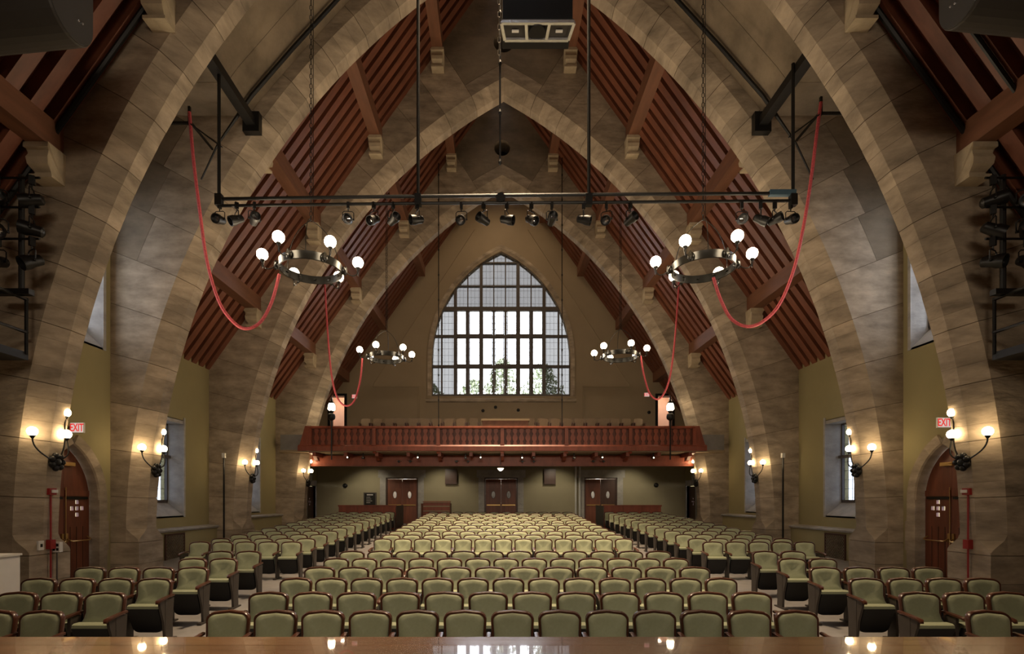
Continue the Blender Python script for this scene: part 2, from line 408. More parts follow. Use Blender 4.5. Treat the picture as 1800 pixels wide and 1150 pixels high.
# corbels carrying the purlins, on both faces of the arches
PX = [2.27, 4.39, 6.51, 8.58]                 # purlin centre lines
PW = 0.36
def corbel(parent, x, zt, yface, d):
    """moulded stone corbel: top slab, swelling block, foot slab; d = -1 projects towards the stage"""
    prof = [(0.0, 0.0), (0.40, 0.0), (0.40, -0.09), (0.34, -0.11), (0.34, -0.17), (0.38, -0.26), (0.36, -0.37), (0.24, -0.46), (0.24, -0.50), (0.30, -0.52), (0.30, -0.58), (0, -0.58)]
    b = MB(); w = [0.24, 0.24, 0.24, 0.20, 0.19, 0.21, 0.20, 0.16, 0.16, 0.22, 0.22, 0.22]
    b.loft([[(x - w[i] * 0.95, yface + d * p[0], zt + p[1]) for i, p in enumerate(prof)], [(x + w[i] * 0.95, yface + d * p[0], zt + p[1]) for i, p in enumerate(prof)]])
    b.build('corbel', 'corbel', parent)
arches = [o for o in COL.objects if o.name.startswith('trim_')]
for ai, ar in enumerate(arches):
    for k in range(4):
        for sgn in (-1, 1):
            zt = RZ - RS * (PX[k] + PW / 2)
            if ai != 1: corbel(ar, sgn * PX[k], zt, 0.0, -1)
            if ai in (1, 2, 3): corbel(ar, sgn * PX[k], zt, TH, 1)

# ----------------------------------------------------------------------------- timber roofs
def roof(y0, y1, label, n, seen=True):
    for sgn, side in ((-1, 'left'), (1, 'right')):
        rf = thing('ceiling', label % side, 'ceiling', (0, y0, 0), kind='structure')
        dx, dz = 1 / math.hypot(1, RS), -RS / math.hypot(1, RS)
        nx, nz = RS / math.hypot(1, RS), 1 / math.hypot(1, RS)          # outward normal
        Ls = (WX + 0.12) * math.hypot(1, RS); D = y1 - y0
        def q(s, y, o): return (sgn * (s * dx + o * nx), y, RZ + s * dz + o * nz)
        me = None
        sp = (D - 0.20) / (n - 1)
        b = MB(); w = 0.125
        e0 = 0.0
        b.loft([[q(s, -w, o0), q(s, w, o0), q(s, w, 0.24), q(s, -w, 0.24)] for s, o0 in ((e0, 0), (Ls - 0.25, 0), (Ls - 0.12, 0.05), (Ls, 0.12))])
        me = b.mesh('rafter', 'rafter')
        for i in range(n): put('rafter', me, rf, (0, 0.10 + i * sp, 0))
        nb = 26; bw = Ls / nb
        for i in range(nb):
            b = MB(); b.loft([[q(i * bw + 0.006, y, 0.225), q((i + 1) * bw - 0.006, y, 0.225), q((i + 1) * bw - 0.006, y, 0.265), q(i * bw + 0.006, y, 0.265)] for y in (0, D)])
            b.build('roof_board', 'roof', rf)
        b = MB(); b.loft([[q(-0.2, y, 0.266), q(Ls + 0.4, y, 0.266), q(Ls + 0.4, y, 0.4), q(-0.2, y, 0.4)] for y in (-0.2, D + 0.2)]); b.build('roof_deck', 'mortar', rf)
        for k in range(4):
            x0, x1 = PX[k] - PW / 2, PX[k] + PW / 2; zb = RZ - RS * x1
            b = MB(); b.loft([[(sgn * x0, y, zb), (sgn * x1, y, zb), (sgn * x1, y, zb + 0.02), (sgn * x0, y, RZ - RS * x0 + 0.01)] for y in (0, D)]); b.build('purlin', 'purlin', rf)
roof(YF, ARCH[0], 'red timber roof slope over the stage, %s side', 34)
roof(ARCH[1] + TH, ARCH[2], 'red timber roof slope between second and third arches, %s side', 11)
roof(ARCH[2] + TH, ARCH[3], 'red timber roof slope between third and fourth arches, %s side', 11)
roof(ARCH[3] + TH, YB, 'red timber roof slope above the balcony, %s side', 11)

# stone vault of the door bay between the first two arches
VA = ARCH[0] + TH; VB = ARCH[1]
path = [(0, 17.7), (2.0, 16.1), (4.0, 14.2), (5.05, 13.05), (6.09, 11.85), (6.35, 11.5), (8.0, 11.5), (WAB + 0.3, 11.5)]
for sgn, side in ((-1, 'left'), (1, 'right')):
    vt = thing('ceiling', 'brushed tan stone vault between the two nearest arches, %s half' % side, 'ceiling', (0, VA, 0), kind='structure')
    for i in range(len(path) - 1):
        (xa, za), (xb, zb) = path[i], path[i + 1]; L_ = math.hypot(xb - xa, zb - za); nx, nz = -(zb - za) / L_, (xb - xa) / L_
        for k in range(2):
            ya, yb = lerp(0, VB - VA, k / 2), lerp(0, VB - VA, (k + 1) / 2)
            b = MB(); e = 0.004
            b.loft([[(sgn * (xa), y, za), (sgn * (xb), y, zb), (sgn * (xb + nx * 0.25), y, zb + nz * 0.25), (sgn * (xa + nx * 0.25), y, za + nz * 0.25)] for y in (ya + (e if k else -0.05), yb - (e if not k else -0.05))])
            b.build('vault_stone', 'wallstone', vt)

# ----------------------------------------------------------------------------- side walls with windows and doors
SW = [(15.22, 16.62, 1.55, 4.55), (20.55, 21.95, 1.55, 4.55)]      # side windows (y0, y1, z0, z1)
DOORY = 11.70
for sgn, side in ((-1, 'left'), (1, 'right')):
    wl = thing('wall_' + side, 'olive yellow plaster wall on the %s with deep windows' % side, 'wall', (sgn * WX, 0, 0), kind='structure')
    fn = lambda u, v, w: (sgn * w, u, v)
    b = MB()
    b.plate([(ARCH[1], -0.2), (YB + 0.5, -0.2), (YB + 0.5, 6.85), (ARCH[1], 6.85)], [rect(*w) for w in SW] + [rect(27.45, 28.75, 0.68, 2.78)], fn, 0, 0.72)
    b.build('rear_plaster', 'yellow', wl)
    b = MB(); b.plate([(YF, -0.2), (ARCH[0] + 0.4, -0.2), (ARCH[0] + 0.4, 6.9), (YF, 6.9)], [], fn, 0, 0.5); b.build('stage_plaster', 'wallstone', wl)
    off = WAB - WX
    b = MB()
    b.plate([(VA - 0.1, -0.2), (VB + 0.1, -0.2), (VB + 0.1, 11.7), (VA - 0.1, 11.7)], [pointed(DOORY, 0.86, 2.05, 3.46, 8, 0.02), rect(11.0, 12.62, 5.72, 9.6)], fn, off, off + 0.6)
    b.build('door_bay_plaster', 'yellow', wl)
    # stone ledge above the low wainscot, set between the piers
    for k, (ya, yb) in enumerate(((ARCH[1] + TH, ARCH[2]), (ARCH[2] + TH, ARCH[3]))):
        zl = 1.17 + 0.22 * k
        b = MB(); b.loft([[(-sgn * 0.0, y, zl - 0.07), (-sgn * 0.34, y, zl - 0.07), (-sgn * 0.36, y, zl - 0.02), (-sgn * 0.34, y, zl), (0, y, zl + 0.03)] for y in (ya, yb)])
        b.build('ledge', 'greystone', wl)
        b = MB(); x0, x1 = sorted((0.0, -sgn * 0.28)); b.box(x0, x1, ya, yb, -0.1, zl - 0.07); b.build('wainscot', 'yellow', wl)

def side_window(num, sgn, X, y0, y1, z0, z1, label, depth=0.5, cols=2, bars=(0.57,), gl='sideglass'):
    w = thing('window_%d' % num, label, 'window', (sgn * X, (y0 + y1) / 2, z0), kind='structure')
    hy = (y1 - y0) / 2; h = z1 - z0
    fn = lambda u, v, q: (sgn * q, u, v)
    # splayed stone reveal: jambs, head and sloping sill
    gi = 0.09; zs = 0.45
    for d in (-1, 1):
        b = MB(); b.loft([[(sgn * 0.0, d * hy, z), (sgn * depth, d * (hy - gi), z), (sgn * depth, d * (hy + 0.05), z), (0, d * (hy + 0.05), z)] for z in (0, h)]); b.build('jamb', 'greystone', w)
        b = MB(); yy = sorted((d * hy, d * (hy + 0.09))); b.loft([[(-sgn * 0.02, yy[0], z), (-sgn * 0.02, yy[1], z), (sgn * 0.1, yy[1], z), (sgn * 0.1, yy[0], z)] for z in (-0.05, h + 0.1)]); b.build('jamb_edge', 'greystone', w)
    b = MB(); b.loft([[(0, y, 0.0), (sgn * depth, y, zs), (sgn * (depth + 0.15), y, zs), (sgn * (depth + 0.15), y, -0.05), (0, y, -0.05)] for y in (-hy, hy)]); b.build('sill', 'greystone', w)
    b = MB(); b.box(*sorted((0, sgn * depth)), -hy, hy, h - 0.10, h + 0.02); b.build('head', 'greystone', w)
    # frame, transoms, panes
    fy = hy - gi; zt = h - 0.1
    vs = [-fy + 2 * fy * i / cols for i in range(cols + 1)]
    zsb = [zs] + [lerp(zs, zt, k) for k in bars] + [zt]
    for i, v in enumerate(vs):
        b = MB(); ww = 0.025 if 0 < i < cols else 0.035; b.box(*sorted((sgn * (depth - 0.06), sgn * (depth + 0.02))), v - ww, v + ww, zs, zt); b.build('mullion', 'greypaint', w)
    for i, v in enumerate(zsb):
        b = MB(); ww = 0.045; b.box(*sorted((sgn * (depth - 0.06 - (0.10 if 0 < i < len(zsb) - 1 else 0)), sgn * (depth + 0.02))), -fy, fy, v - ww, v + ww); b.build('transom', 'greypaint', w)
    for i in range(cols):
        for j in range(len(zsb) - 1):
            b = MB(); b.box(*sorted((sgn * (depth - 0.004), sgn * (depth + 0.004))), vs[i] + 0.03, vs[i + 1] - 0.03, zsb[j] + 0.04, zsb[j + 1] - 0.04); b.build('pane', gl, w)
n_win = 2
for sgn, side in ((-1, 'left'), (1, 'right')):
    for k, (a, c, z0, z1) in enumerate(SW):
        side_window(n_win, sgn, WX, a, c, z0, z1, 'deep leaded window in the %s wall %s' % (side, ['just past the second arch', 'between the third and fourth arches'][k])); n_win += 1
    side_window(n_win, sgn, WAB, 11.0, 12.62, 5.72, 9.6, 'high window above the arched door in the %s wall' % side, 0.4, 3, (0.33, 0.66), 'plainglass'); n_win += 1

# arched doors in the side walls
def arched_door(num, sgn, label):
    X = WAB
    d = thing('door_%d' % num, label, 'door', (sgn * X, DOORY, fz(DOORY) - 0.05), kind='structure')
    zf = fz(DOORY) - 0.05
    fn = lambda u, v, w: (sgn * w, u, v)
    A = 3.30 - zf; hw = 0.74; zs = 2.05 - zf
    h = A - zs; xc = (h * h - hw * hw) / (2 * hw); RR = hw + xc; T = math.atan2(h, xc)
    for s in (-1, 1):                                               # surround of cut stones
        for i in range(4):
            t0, t1 = T * i / 4 + (0.0005 if i else -0.004), T * (i + 1) / 4 - (0.0005 if i < 3 else 0)
            lo = []
            for j in range(4):
                t = lerp(t0, t1, j / 3); c_, s_ = math.cos(t), math.sin(t)
                lo.append([(sgn * w, s * (r * c_ - xc), zs + r * s_) for r, w in ((RR, 0.24), (RR, -0.03), (RR + 0.03, -0.06), (RR + 0.25, -0.06), (RR + 0.25, 0.02))])
            b = MB(); b.loft(lo); b.build('surround_stone', 'stone', d)
        zz = [0, 0.7, 1.4, zs]
        for i in range(3):
            b = MB(); y0, y1 = sorted((s * hw, s * (hw + 0.25 + 0.05 * (i % 2)))); b.box(*sorted((-sgn * 0.06, sgn * 0.24)), y0, y1, zz[i] + 0.001, zz[i + 1] - 0.001); b.build('surround_stone', 'stone', d)
    # two leaves, each with five little square panes in a cross
    full = pointed(0, hw - 0.01, zs, A - 0.02, 10, 0.02)
    for s in (-1, 1):
        half = [(u, v) for u, v in full if u * s > 0.004]
        apex = (s * 0.004, A - 0.03); bot = (s * 0.004, 0.02)
        half = ([bot] if s > 0 else []) + ([apex] if s > 0 else []) + half + ([apex, bot] if s < 0 else [])
        cy, cz = s * 0.37, 1.72 - 0.0
        sq = 0.046; holes = [rect(cy + i * 0.145 - sq, cy + i * 0.145 + sq, cz + j * 0.145 - sq, cz + j * 0.145 + sq) for i, j in ((0, 0), (1, 0), (-1, 0), (0, 1), (0, -1))]
        b = MB(); b.plate(half, holes, fn, 0.18, 0.24); lf = b.build('door_leaf', 'door', d)
        for hh in holes:
            b = MB(); b.plate(hh, [], fn, 0.205, 0.215); b.build('pane', 'plainglass', lf)
        b = MB(); b.box(*sorted((sgn * 0.155, sgn * 0.18)), *sorted((s * 0.02, s * 0.71)), 2.0, 2.13); b.build('rail', 'door', lf)
        b = MB(); b.box(*sorted((sgn * 0.15, sgn * 0.18)), *sorted((s * 0.05, s * 0.66)), 1.93, 1.985); b.build('hinge_strap', 'black', lf)
        b = MB()
        for k in range(1, 4): b.box(*sorted((sgn * 0.172, sgn * 0.182)), s * 0.18 * k - 0.006, s * 0.18 * k + 0.006, 0.1, 1.3)
        b.build('board_joint', 'darkdoor', lf)
        b = MB(); yb0, yb1 = s * 0.06, s * 0.66; pts = [(sgn * 0.18, yb0, 1.06), (sgn * 0.08, yb0, 1.0), (sgn * 0.07, yb0 + s * 0.05, 0.98), (sgn * 0.07, yb1 - s * 0.05, 0.98), (sgn * 0.08, yb1, 1.0), (sgn * 0.18, yb1, 1.06)]
        b.tube(pts, 0.016, 6); b.build('push_bar', 'brass', lf)
        b = MB(); b.box(*sorted((sgn * 0.145, sgn * 0.18)), *sorted((s * 0.03, s * 0.085)), 0.96, 1.16); b.build('lock_case', 'brass', lf)
    b = MB(); b.tube([(sgn * 0.155, 0.03, 0.05), (sgn * 0.155, 0.03, 2.2)], 0.011, 6); b.build('bolt_rod', 'brass', d)
    b = MB(); b.box(*sorted((sgn * 0.09, sgn * 0.18)), -0.1, 0.22, A - 0.48, A - 0.40); b.bar((sgn * 0.12, 0.1, A - 0.44), (sgn * 0.05, -0.25, A - 0.42), 0.02, 0.02); b.build('door_closer', 'brass', d)
arched_door(1, -1, 'pointed red wooden double door in the left wall under the exit sign')
arched_door(2, 1, 'pointed red wooden double door in the right wall under the exit sign')
# small side doors under the balcony
for sgn, side, num in ((-1, 'left', 3), (1, 'right', 4)):
    d = thing('door_%d' % num, 'dark door with a cross of small panes under the balcony, %s wall' % side, 'door', (sgn * WX, 28.1, 0.68), kind='structure')
    fn = lambda u, v, w: (sgn * w, u, v)
    holes = [rect(i * 0.14 - 0.045, i * 0.14 + 0.045, 1.25 + j * 0.16 - 0.045, 1.25 + j * 0.16 + 0.045) for i, j in ((0, 0), (1, 0), (-1, 0), (0, 1), (0, -1))]
    b = MB(); b.plate(rect(-0.62, 0.62, 0.0, 2.06), holes, fn, 0.10, 0.16); lf = b.build('door_leaf', 'darkdoor', d)
    for hh in holes:
        b = MB(); b.plate(hh, [], fn, 0.125, 0.13); b.build('pane', 'plainglass', lf)
    b = MB(); b.plate([(-0.80, 0), (-0.65, 0), (-0.65, 2.1), (0.65, 2.1), (0.65, 0), (0.80, 0), (0.80, 2.4), (-0.80, 2.4)], [], fn, -0.03, 0.2); b.build('door_frame', 'greystone', d)

# ----------------------------------------------------------------------------- end wall with the great window
GW = dict(hw=3.83, zs=9.9, apex=15.8, z0=7.77)
bwall = thing('wall_back', 'tan plaster end wall behind the balcony', 'wall', (0, YB, 0), kind='structure')
gab = [(-WX - 0.3, -0.2), (WX + 0.3, -0.2), (WX + 0.3, RZ + 0.35 - RS * (WX + 0.3)), (0, RZ + 0.35), (-WX - 0.3, RZ + 0.35 - RS * (WX + 0.3))]
DOORS = [(-6.385, -4.60), (-0.93, 0.92), (4.60, 6.42)]
dz0, dz1 = 0.68, 3.25
holes = [pointed(0, GW['hw'], GW['zs'], GW['apex'], 14, GW['z0'])] + [rect(a, c, dz0, dz1) for a, c in DOORS] + [rect(-9.55, -8.64, 5.3, 7.85), rect(8.60, 9.50, 5.3, 7.85)]
b = MB(); b.plate(gab, holes, XZ, 0, 0.5); b.build('end_plaster', 'tan', bwall)
b = MB(); b.plate([(-WX, 0.5), (WX, 0.5), (WX, 4.2), (-WX, 4.2)], [rect(a - 0.30, c + 0.30, 0.5, dz1 + 0.42) for a, c in DOORS], XZ, -0.012, 0.0)
M['olivewall'] = mat('olive_grey_plaster', (0.36, 0.32, 0.21), 0.8, var=0.08, scale=(0.5, 0.5, 0.5), spec=0.3)
b.build('lower_plaster', 'olivewall', bwall)
# mouldings: along the roof slope, down to the string course, and round the window bay
gy = -0.03
for sgn in (-1, 1):
    b = MB(); pts = [(sgn * 1.5, 17.0), (sgn * 7.1, 8.45), (sgn * 7.1, 8.3), (sgn * 4.55, 8.3), (sgn * 4.55, 6.0)]
    for p0, p1 in zip(pts, pts[1:]): b.bar((p0[0], gy, p0[1]), (p1[0], gy, p1[1]), 0.06, 0.06, (0, 1, 0))
    b.build('moulding', 'tan', bwall)

gw = thing('window_1', 'great pointed leaded window high in the end wall', 'window', (0, YB, 0), kind='structure')
ap = pointed(0, GW['hw'], GW['zs'], GW['apex'], 16, GW['z0'])
ou = pointed(0, GW['hw'] + 0.24, GW['zs'], GW['apex'] + 0.34, 16, GW['z0'])
n = len(ap) // 2
# moulded stone surround, cut into stones
for i in range(0, len(ap) - 1, 2):
    seg = list(range(i, min(i + 3, len(ap)))); lo = []
    for j in seg:
        a_, o_ = ap[j], ou[j]; lo.append([(a_[0], 0.20, a_[1]), (a_[0], 0.02, a_[1]), ((a_[0] + o_[0]) / 2, -0.07, (a_[1] + o_[1]) / 2), (o_[0], -0.07, o_[1]), (o_[0], 0.05, o_[1])])
    b = MB(); b.loft(lo); b.build('surround_stone', 'stone', gw)
b = MB(); b.loft([[(x, 0.3, 7.77), (x, -0.12, 7.60), (x, -0.12, 7.46), (x, 0.05, 7.40), (x, 0.3, 7.40)] for x in (-4.15, 4.15)]); b.build('sill', 'stone', gw)
def clip(poly, inside, cross):
    out = []
    for i in range(len(poly)):
        p, q = poly[i - 1], poly[i]; a, c = inside(p), inside(q)
        if a != c: out.append(cross(p, q))
        if c: out.append(q)
    return out
def clip_convex(poly, conv):
    """Sutherland-Hodgman against a convex clockwise outline"""
    for i in range(len(conv)):
        a, c = conv[i - 1], conv[i]; nx, ny = c[1] - a[1], -(c[0] - a[0])
        f = lambda p: (p[0] - a[0]) * nx + (p[1] - a[1]) * ny
        def cr(p, q):
            t = f(p) / (f(p) - f(q)); return (p[0] + (q[0] - p[0]) * t, p[1] + (q[1] - p[1]) * t)
        poly = clip(poly, lambda p: f(p) >= -1e-9, cr)
        if len(poly) < 3: return []
    return poly
def area2(p): return sum(p[i - 1][0] * p[i][1] - p[i][0] * p[i - 1][1] for i in range(len(p))) / 2
gx = lambda px: (px - 873) / 31.72 + CX
gz = lambda py: CZ + (877 - py) / 31.72
mains = [gx(800), gx(845.7), gx(910.9), gx(957)]
minors = [gx(776), gx(822), gx(868), gx(888.7), gx(934), gx(982.6)]
rows_ = [7.77, gz(643), gz(589.6), gz(541.3), gz(501), gz(460), 15.9]
cols_ = [-3.9] + sorted(mains + minors) + [3.9]
conv = ap if area2(ap) < 0 else ap[::-1]
def bar_clip(x0, x1, z0, z1, y0, y1, name, m):
    p = clip_convex(rect(x0, x1, z0, z1), conv)
    if p:
        b = MB(); b.plate(p, [], XZ, y0, y1); b.build(name, m, gw)
for x in mains: bar_clip(x - 0.085, x + 0.085, 7.7, 16, 0.12, 0.36, 'mullion', 'greypaint')
for x in minors:
    wdt = 0.065 if abs(x) < 3.2 else 0.04
    bar_clip(x - wdt, x + wdt, 7.7, rows_[3], 0.16, 0.30, 'mullion', 'greypaint'); bar_clip(x - 0.03, x + 0.03, rows_[3], 16, 0.18, 0.28, 'glazing_bar', 'greypaint')
for i, z in enumerate(rows_[:-1]):
    hh = [0.12, 0.065, 0.065, 0.11, 0.035, 0.035][i]
    bar_clip(-4, 4, z - (0.02 if i == 0 else hh), z + hh, 0.13, 0.34, 'transom', 'greypaint')
for i in range(len(cols_) - 1):
    for j in range(len(rows_) - 1):
        p = clip_convex(rect(cols_[i] + 0.02, cols_[i + 1] - 0.02, rows_[j] + 0.02, rows_[j + 1] - 0.02), conv)
        if p and abs(area2(p)) > 0.01:
            edge = i in (0, 1, len(cols_) - 2, len(cols_) - 3)
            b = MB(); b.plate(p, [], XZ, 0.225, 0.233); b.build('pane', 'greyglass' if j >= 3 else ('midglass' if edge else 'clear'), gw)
            if not edge and 1 <= i and j < 3:            # opening casement frames
                x0, x1, z0, z1 = cols_[i] + 0.07, cols_[i + 1] - 0.07, rows_[j] + 0.07, rows_[j + 1] - 0.07
                b = MB(); b.plate(rect(x0, x1, z0, z1), [rect(x0 + 0.05, x1 - 0.05, z0 + 0.07, z1 - 0.05)], XZ, 0.19, 0.26); b.build('casement', 'greypaint', gw)

# double doors in the end wall
for k, (a, c) in enumerate(DOORS):
    d = thing('door_%d' % (5 + k), ['dark red double door with oval lights, left of the end wall', 'dark red double door with oval lights in the middle of end wall', 'dark red double door standing half open, right of the end wall'][k], 'door', ((a + c) / 2, YB, dz0), kind='structure')
    hw = (c - a) / 2; H = dz1 - dz0
    # grey stone surround
    for x0, x1 in ((-hw - 0.32, -hw), (hw, hw + 0.32)):
        for z0, z1 in ((-0.1, 0.85), (0.86, 1.7), (1.71, H)):
            b = MB(); b.box(x0, x1, -0.06, 0.2, z0, z1); b.build('surround_stone', 'greystone', d)
    b = MB(); b.box(-hw - 0.42, hw + 0.42, -0.07, 0.2, H, H + 0.42); b.build('lintel', 'greystone', d)
    b = MB(); b.plate([(-hw, 0), (-hw + 0.07, 0), (-hw + 0.07, H - 0.07), (hw - 0.07, H - 0.07), (hw - 0.07, 0), (hw, 0), (hw, H), (-hw, H)], [], XZ, 0.0, 0.2); b.build('door_frame', 'darkdoor', d)
    for s in (-1, 1):
        op = (k == 2 and s == 1)
        lw = hw - 0.075
        hole = ell(s * lw / 2, 1.62, 0.10, 0.19)
        b = MB(); b.plate(rect(*sorted((s * 0.004, s * lw)), 0.02, H - 0.08), [hole], XZ, 0.06, 0.11); lf = b.build('door_leaf', 'darkdoor' if op else 'door', d)
        b = MB(); b.plate(ell(s * lw / 2, 1.62, 0.10, 0.19), [], XZ, 0.082, 0.088); b.build('pane', 'plainglass', lf)
        b = MB(); b.plate(ell(s * lw / 2, 1.62, 0.13, 0.22), [hole], XZ, 0.045, 0.06); b.build('oval_trim', 'darkdoor', lf)
        for z0, z1 in ((0.2, 1.1), (2.0, 2.35)):
            b = MB(); b.box(*sorted((s * 0.12, s * (lw - 0.12))), 0.045, 0.06, z0, z1); b.build('panel', 'darkdoor' if op else 'door', lf)
        b = MB(); b.box(*sorted((s * 0.05, s * (lw - 0.06))), 0.0, 0.035, 1.02, 1.08); b.build('push_bar', 'brass', lf)
    b = MB(); b.box(-hw - 0.3, hw + 0.3, 1.5, 1.55, -0.1, H + 0.2); b.box(-hw - 0.35, -hw - 0.3, 0.5, 1.55, -0.1, H + 0.2); b.box(hw + 0.3, hw + 0.35, 0.5, 1.55, -0.1, H + 0.2); b.box(-hw - 0.35, hw + 0.35, 0.5, 1.55, H + 0.2, H + 0.25); b.box(-hw - 0.35, hw + 0.35, 0.5, 1.55, -0.15, -0.1); b.build('lobby_walls', 'white', d)
    l = bpy.data.lights.new('lobby_lamp', 'POINT'); l.energy = [60, 14, 45][k]; l.color = (1, 0.9, 0.75); l.shadow_soft_size = 0.1
    lo = bpy.data.objects.new('lobby_lamp', l); COL.objects.link(lo); lo.location = ((a + c) / 2, YB + 1.0, dz0 + H - 0.1)

# stair doorways behind the balcony ends
for sgn, side in ((-1, 'left'), (1, 'right')):
    x0, x1 = sorted((sgn * 8.62, sgn * 9.52)); num = 8 if sgn < 0 else 9
    d = thing('door_%d' % num, 'dark framed doorway to a lit peach stair hall, %s end of balcony' % side, 'doorway', ((x0 + x1) / 2, YB, 5.3), kind='structure')
    hw = (x1 - x0) / 2
    b = MB(); b.plate([(-hw - 0.08, 0), (-hw + 0.06, 0), (-hw + 0.06, 2.48), (hw - 0.06, 2.48), (hw - 0.06, 0), (hw + 0.08, 0), (hw + 0.08, 2.6), (-hw - 0.08, 2.6)], [], XZ, -0.05, 0.5); b.build('door_frame', 'black', d)
    b = MB()
    b.box(-1.3, 1.3, 2.0, 2.1, -0.5, 3.0); b.box(-1.4, -1.3, 0.5, 2.1, -0.5, 3.0); b.box(1.3, 1.4, 0.5, 2.1, -0.5, 3.0); b.box(-1.4, 1.4, 0.5, 2.1, 3.0, 3.1); b.box(-1.4, 1.4, 0.5, 2.1, -0.6, -0.5)
    b.build('stair_hall', 'peach', d)
    b = MB(); b.loft([[(sgn * 0.55, y, 0.0), (-sgn * 0.1, y, 0.0), (-sgn * 0.35, y, 0.9), (-sgn * 0.2, y, 1.1)] for y in (1.2, 1.3)]); b.build('stair_rail', 'greypaint', d)
    l = bpy.data.lights.new('stair_hall_lamp', 'POINT'); l.energy = 28; l.color = (1, 0.8, 0.6); l.shadow_soft_size = 0.15
    lo = bpy.data.objects.new('stair_hall_lamp', l); COL.objects.link(lo); lo.location = (sgn * 9.1, YB + 1.2, 8.0)
# wall behind the stage (closes the room)
b = MB(); b.plate(gab, [], XZ, YF - 0.4, YF); tag(b.build('wall_front', 'tan'), 'plain end wall at the back of the stage', 'wall', kind='structure')

# ----------------------------------------------------------------------------- outside
b = MB(); b.box(-90, 90, -60, 120, -1.2, -0.75); tag(b.build('ground', 'ground'), 'pale paved ground outside the hall', 'ground', kind='structure')
tree_spots = [(-5.5, 40, 11.6, 2.6), (-2.2, 44, 12.8, 2.4), (0.2, 39, 13.2, 1.8), (3.4, 42, 13.6, 2.3), (8.2, 47, 12.6, 2.4)]
for i, (tx, ty, th, tr) in enumerate(tree_spots):
    t = thing('tree', ['bushy green tree outside great window, first from the left', 'low pale tree outside great window, second from the left', 'slender dark tree outside the middle of great window', 'tall loose tree outside great window, second from the right', 'broad tree outside great window, first from the right'][i], 'tree', (tx, ty, -0.75), group='trees beyond the great window')
    b = MB(); b.tube([(0, 0, 0), (0.1, 0, th * 0.4), (-0.05, 0.1, th * 0.85)], [0.25, 0.17, 0.05], 7)
    for k in range(7):
        a = k * 2.4; z = th * (0.4 + 0.07 * k); b.tube([(0, 0, z), (math.cos(a) * tr * 0.6, math.sin(a) * tr * 0.6, z + 1.2)], [0.07, 0.02], 5)
    b.build('trunk', 'bark', t)
    b = MB(); rn = random.Random(i)
    for k in range(1700):
        u = rn.random(); z = th * (0.38 + 0.62 * u); rr = tr * math.sin(PI * min(1, 0.12 + 0.86 * u)) ** 0.7 * math.sqrt(rn.random()); a = rn.random() * 2 * PI
        c = Vector((math.cos(a) * rr, math.sin(a) * rr, z)); d1 = Vector((rn.gauss(0, 1), rn.gauss(0, 1), rn.gauss(0, 1))).normalized(); d2 = d1.orthogonal().normalized()
        s = 0.14 + 0.12 * rn.random(); b.add([c - d1 * s, c + d2 * s * 0.5, c + d1 * s, c - d2 * s * 0.5], [(0, 1, 2, 3)])
    cr = b.build('crown', 'leaf', t); cr['kind'] = 'stuff'

# ----------------------------------------------------------------------------- balcony
BY = 23.25
bal = thing('balcony', 'red wooden balcony front with flat balusters across the hall', 'balcony', (0, BY, 4.2), kind='structure')
XL, XR = -8.62, 8.62
b = MB(); b.loft([[(x, -0.14, 0.0), (x, -0.14, 0.20), (x, -0.08, 0.27), (x, 0.05, 0.27), (x, 0.05, 0.0)] for x in (XL - 0.42, XR + 0.42)]); b.build('bottom_rail', 'balcony', bal)
b = MB(); b.loft([[(x, -0.09, 0.98), (x, -0.12, 1.03), (x, -0.10, 1.10), (x, 0.08, 1.10), (x, 0.08, 0.98)] for x in (XL - 0.1, XR + 0.1)]); b.build('top_rail', 'balcony', bal)
b = MB(); b.box(XL, XR, 0.03, 0.07, 0.2, 1.0); b.build('back_panel', 'balconyshade', bal)
posts = [gx2 * 2.84 for gx2 in (-3, -2, -1, 0, 1, 2, 3)]
for x in posts:
    b = MB(); b.box(x - 0.075, x + 0.075, -0.10, 0.03, 0.25, 1.0); b.box(x - 0.095, x + 0.095, -0.12, 0.03, 0.25, 0.33); b.build('post', 'balcony', bal)
    b = MB(); b.loft([[(x + d, -0.02, -0.02), (x + d, 0.9, -0.02), (x + d, 1.0, -0.40), (x + d, 0.75, -0.36), (x + d, 0.45, -0.14), (x + d, 0.05, -0.10)] for d in (-0.08, 0.08)]); b.build('bracket', 'balcony', bal)
# flat sawn balusters, a splat outline with waist
sp = []
for z, w in ((0.26, 0.085), (0.36, 0.085), (0.42, 0.05), (0.50, 0.10), (0.60, 0.115), (0.70, 0.07), (0.76, 0.045), (0.84, 0.09), (0.90, 0.10), (0.98, 0.085)): sp.append((w, z))
outl = [(w, z) for w, z in sp] + [(-w, z) for w, z in reversed(sp)]
b = MB(); b.plate(outl, [], XZ, -0.045, -0.01); bme = b.mesh('baluster', 'balcony')
nbl = 9
for p0, p1 in list(zip(posts, posts[1:])):
    for k in range(nbl): put('baluster', bme, bal, (p0 + (p1 - p0) * (k + 1) / (nbl + 1), 0, 0))
for sgn in (-1, 1):
    b = MB(); b.plate([(sgn * (XR + 0.02), 0.0), (sgn * (XR + 0.42), 0.0), (sgn * (XR + 0.10), 1.1), (sgn * (XR - 0.1), 1.1)], [], XZ, -0.12, 0.05); b.build('end_panel', 'balcony', bal)
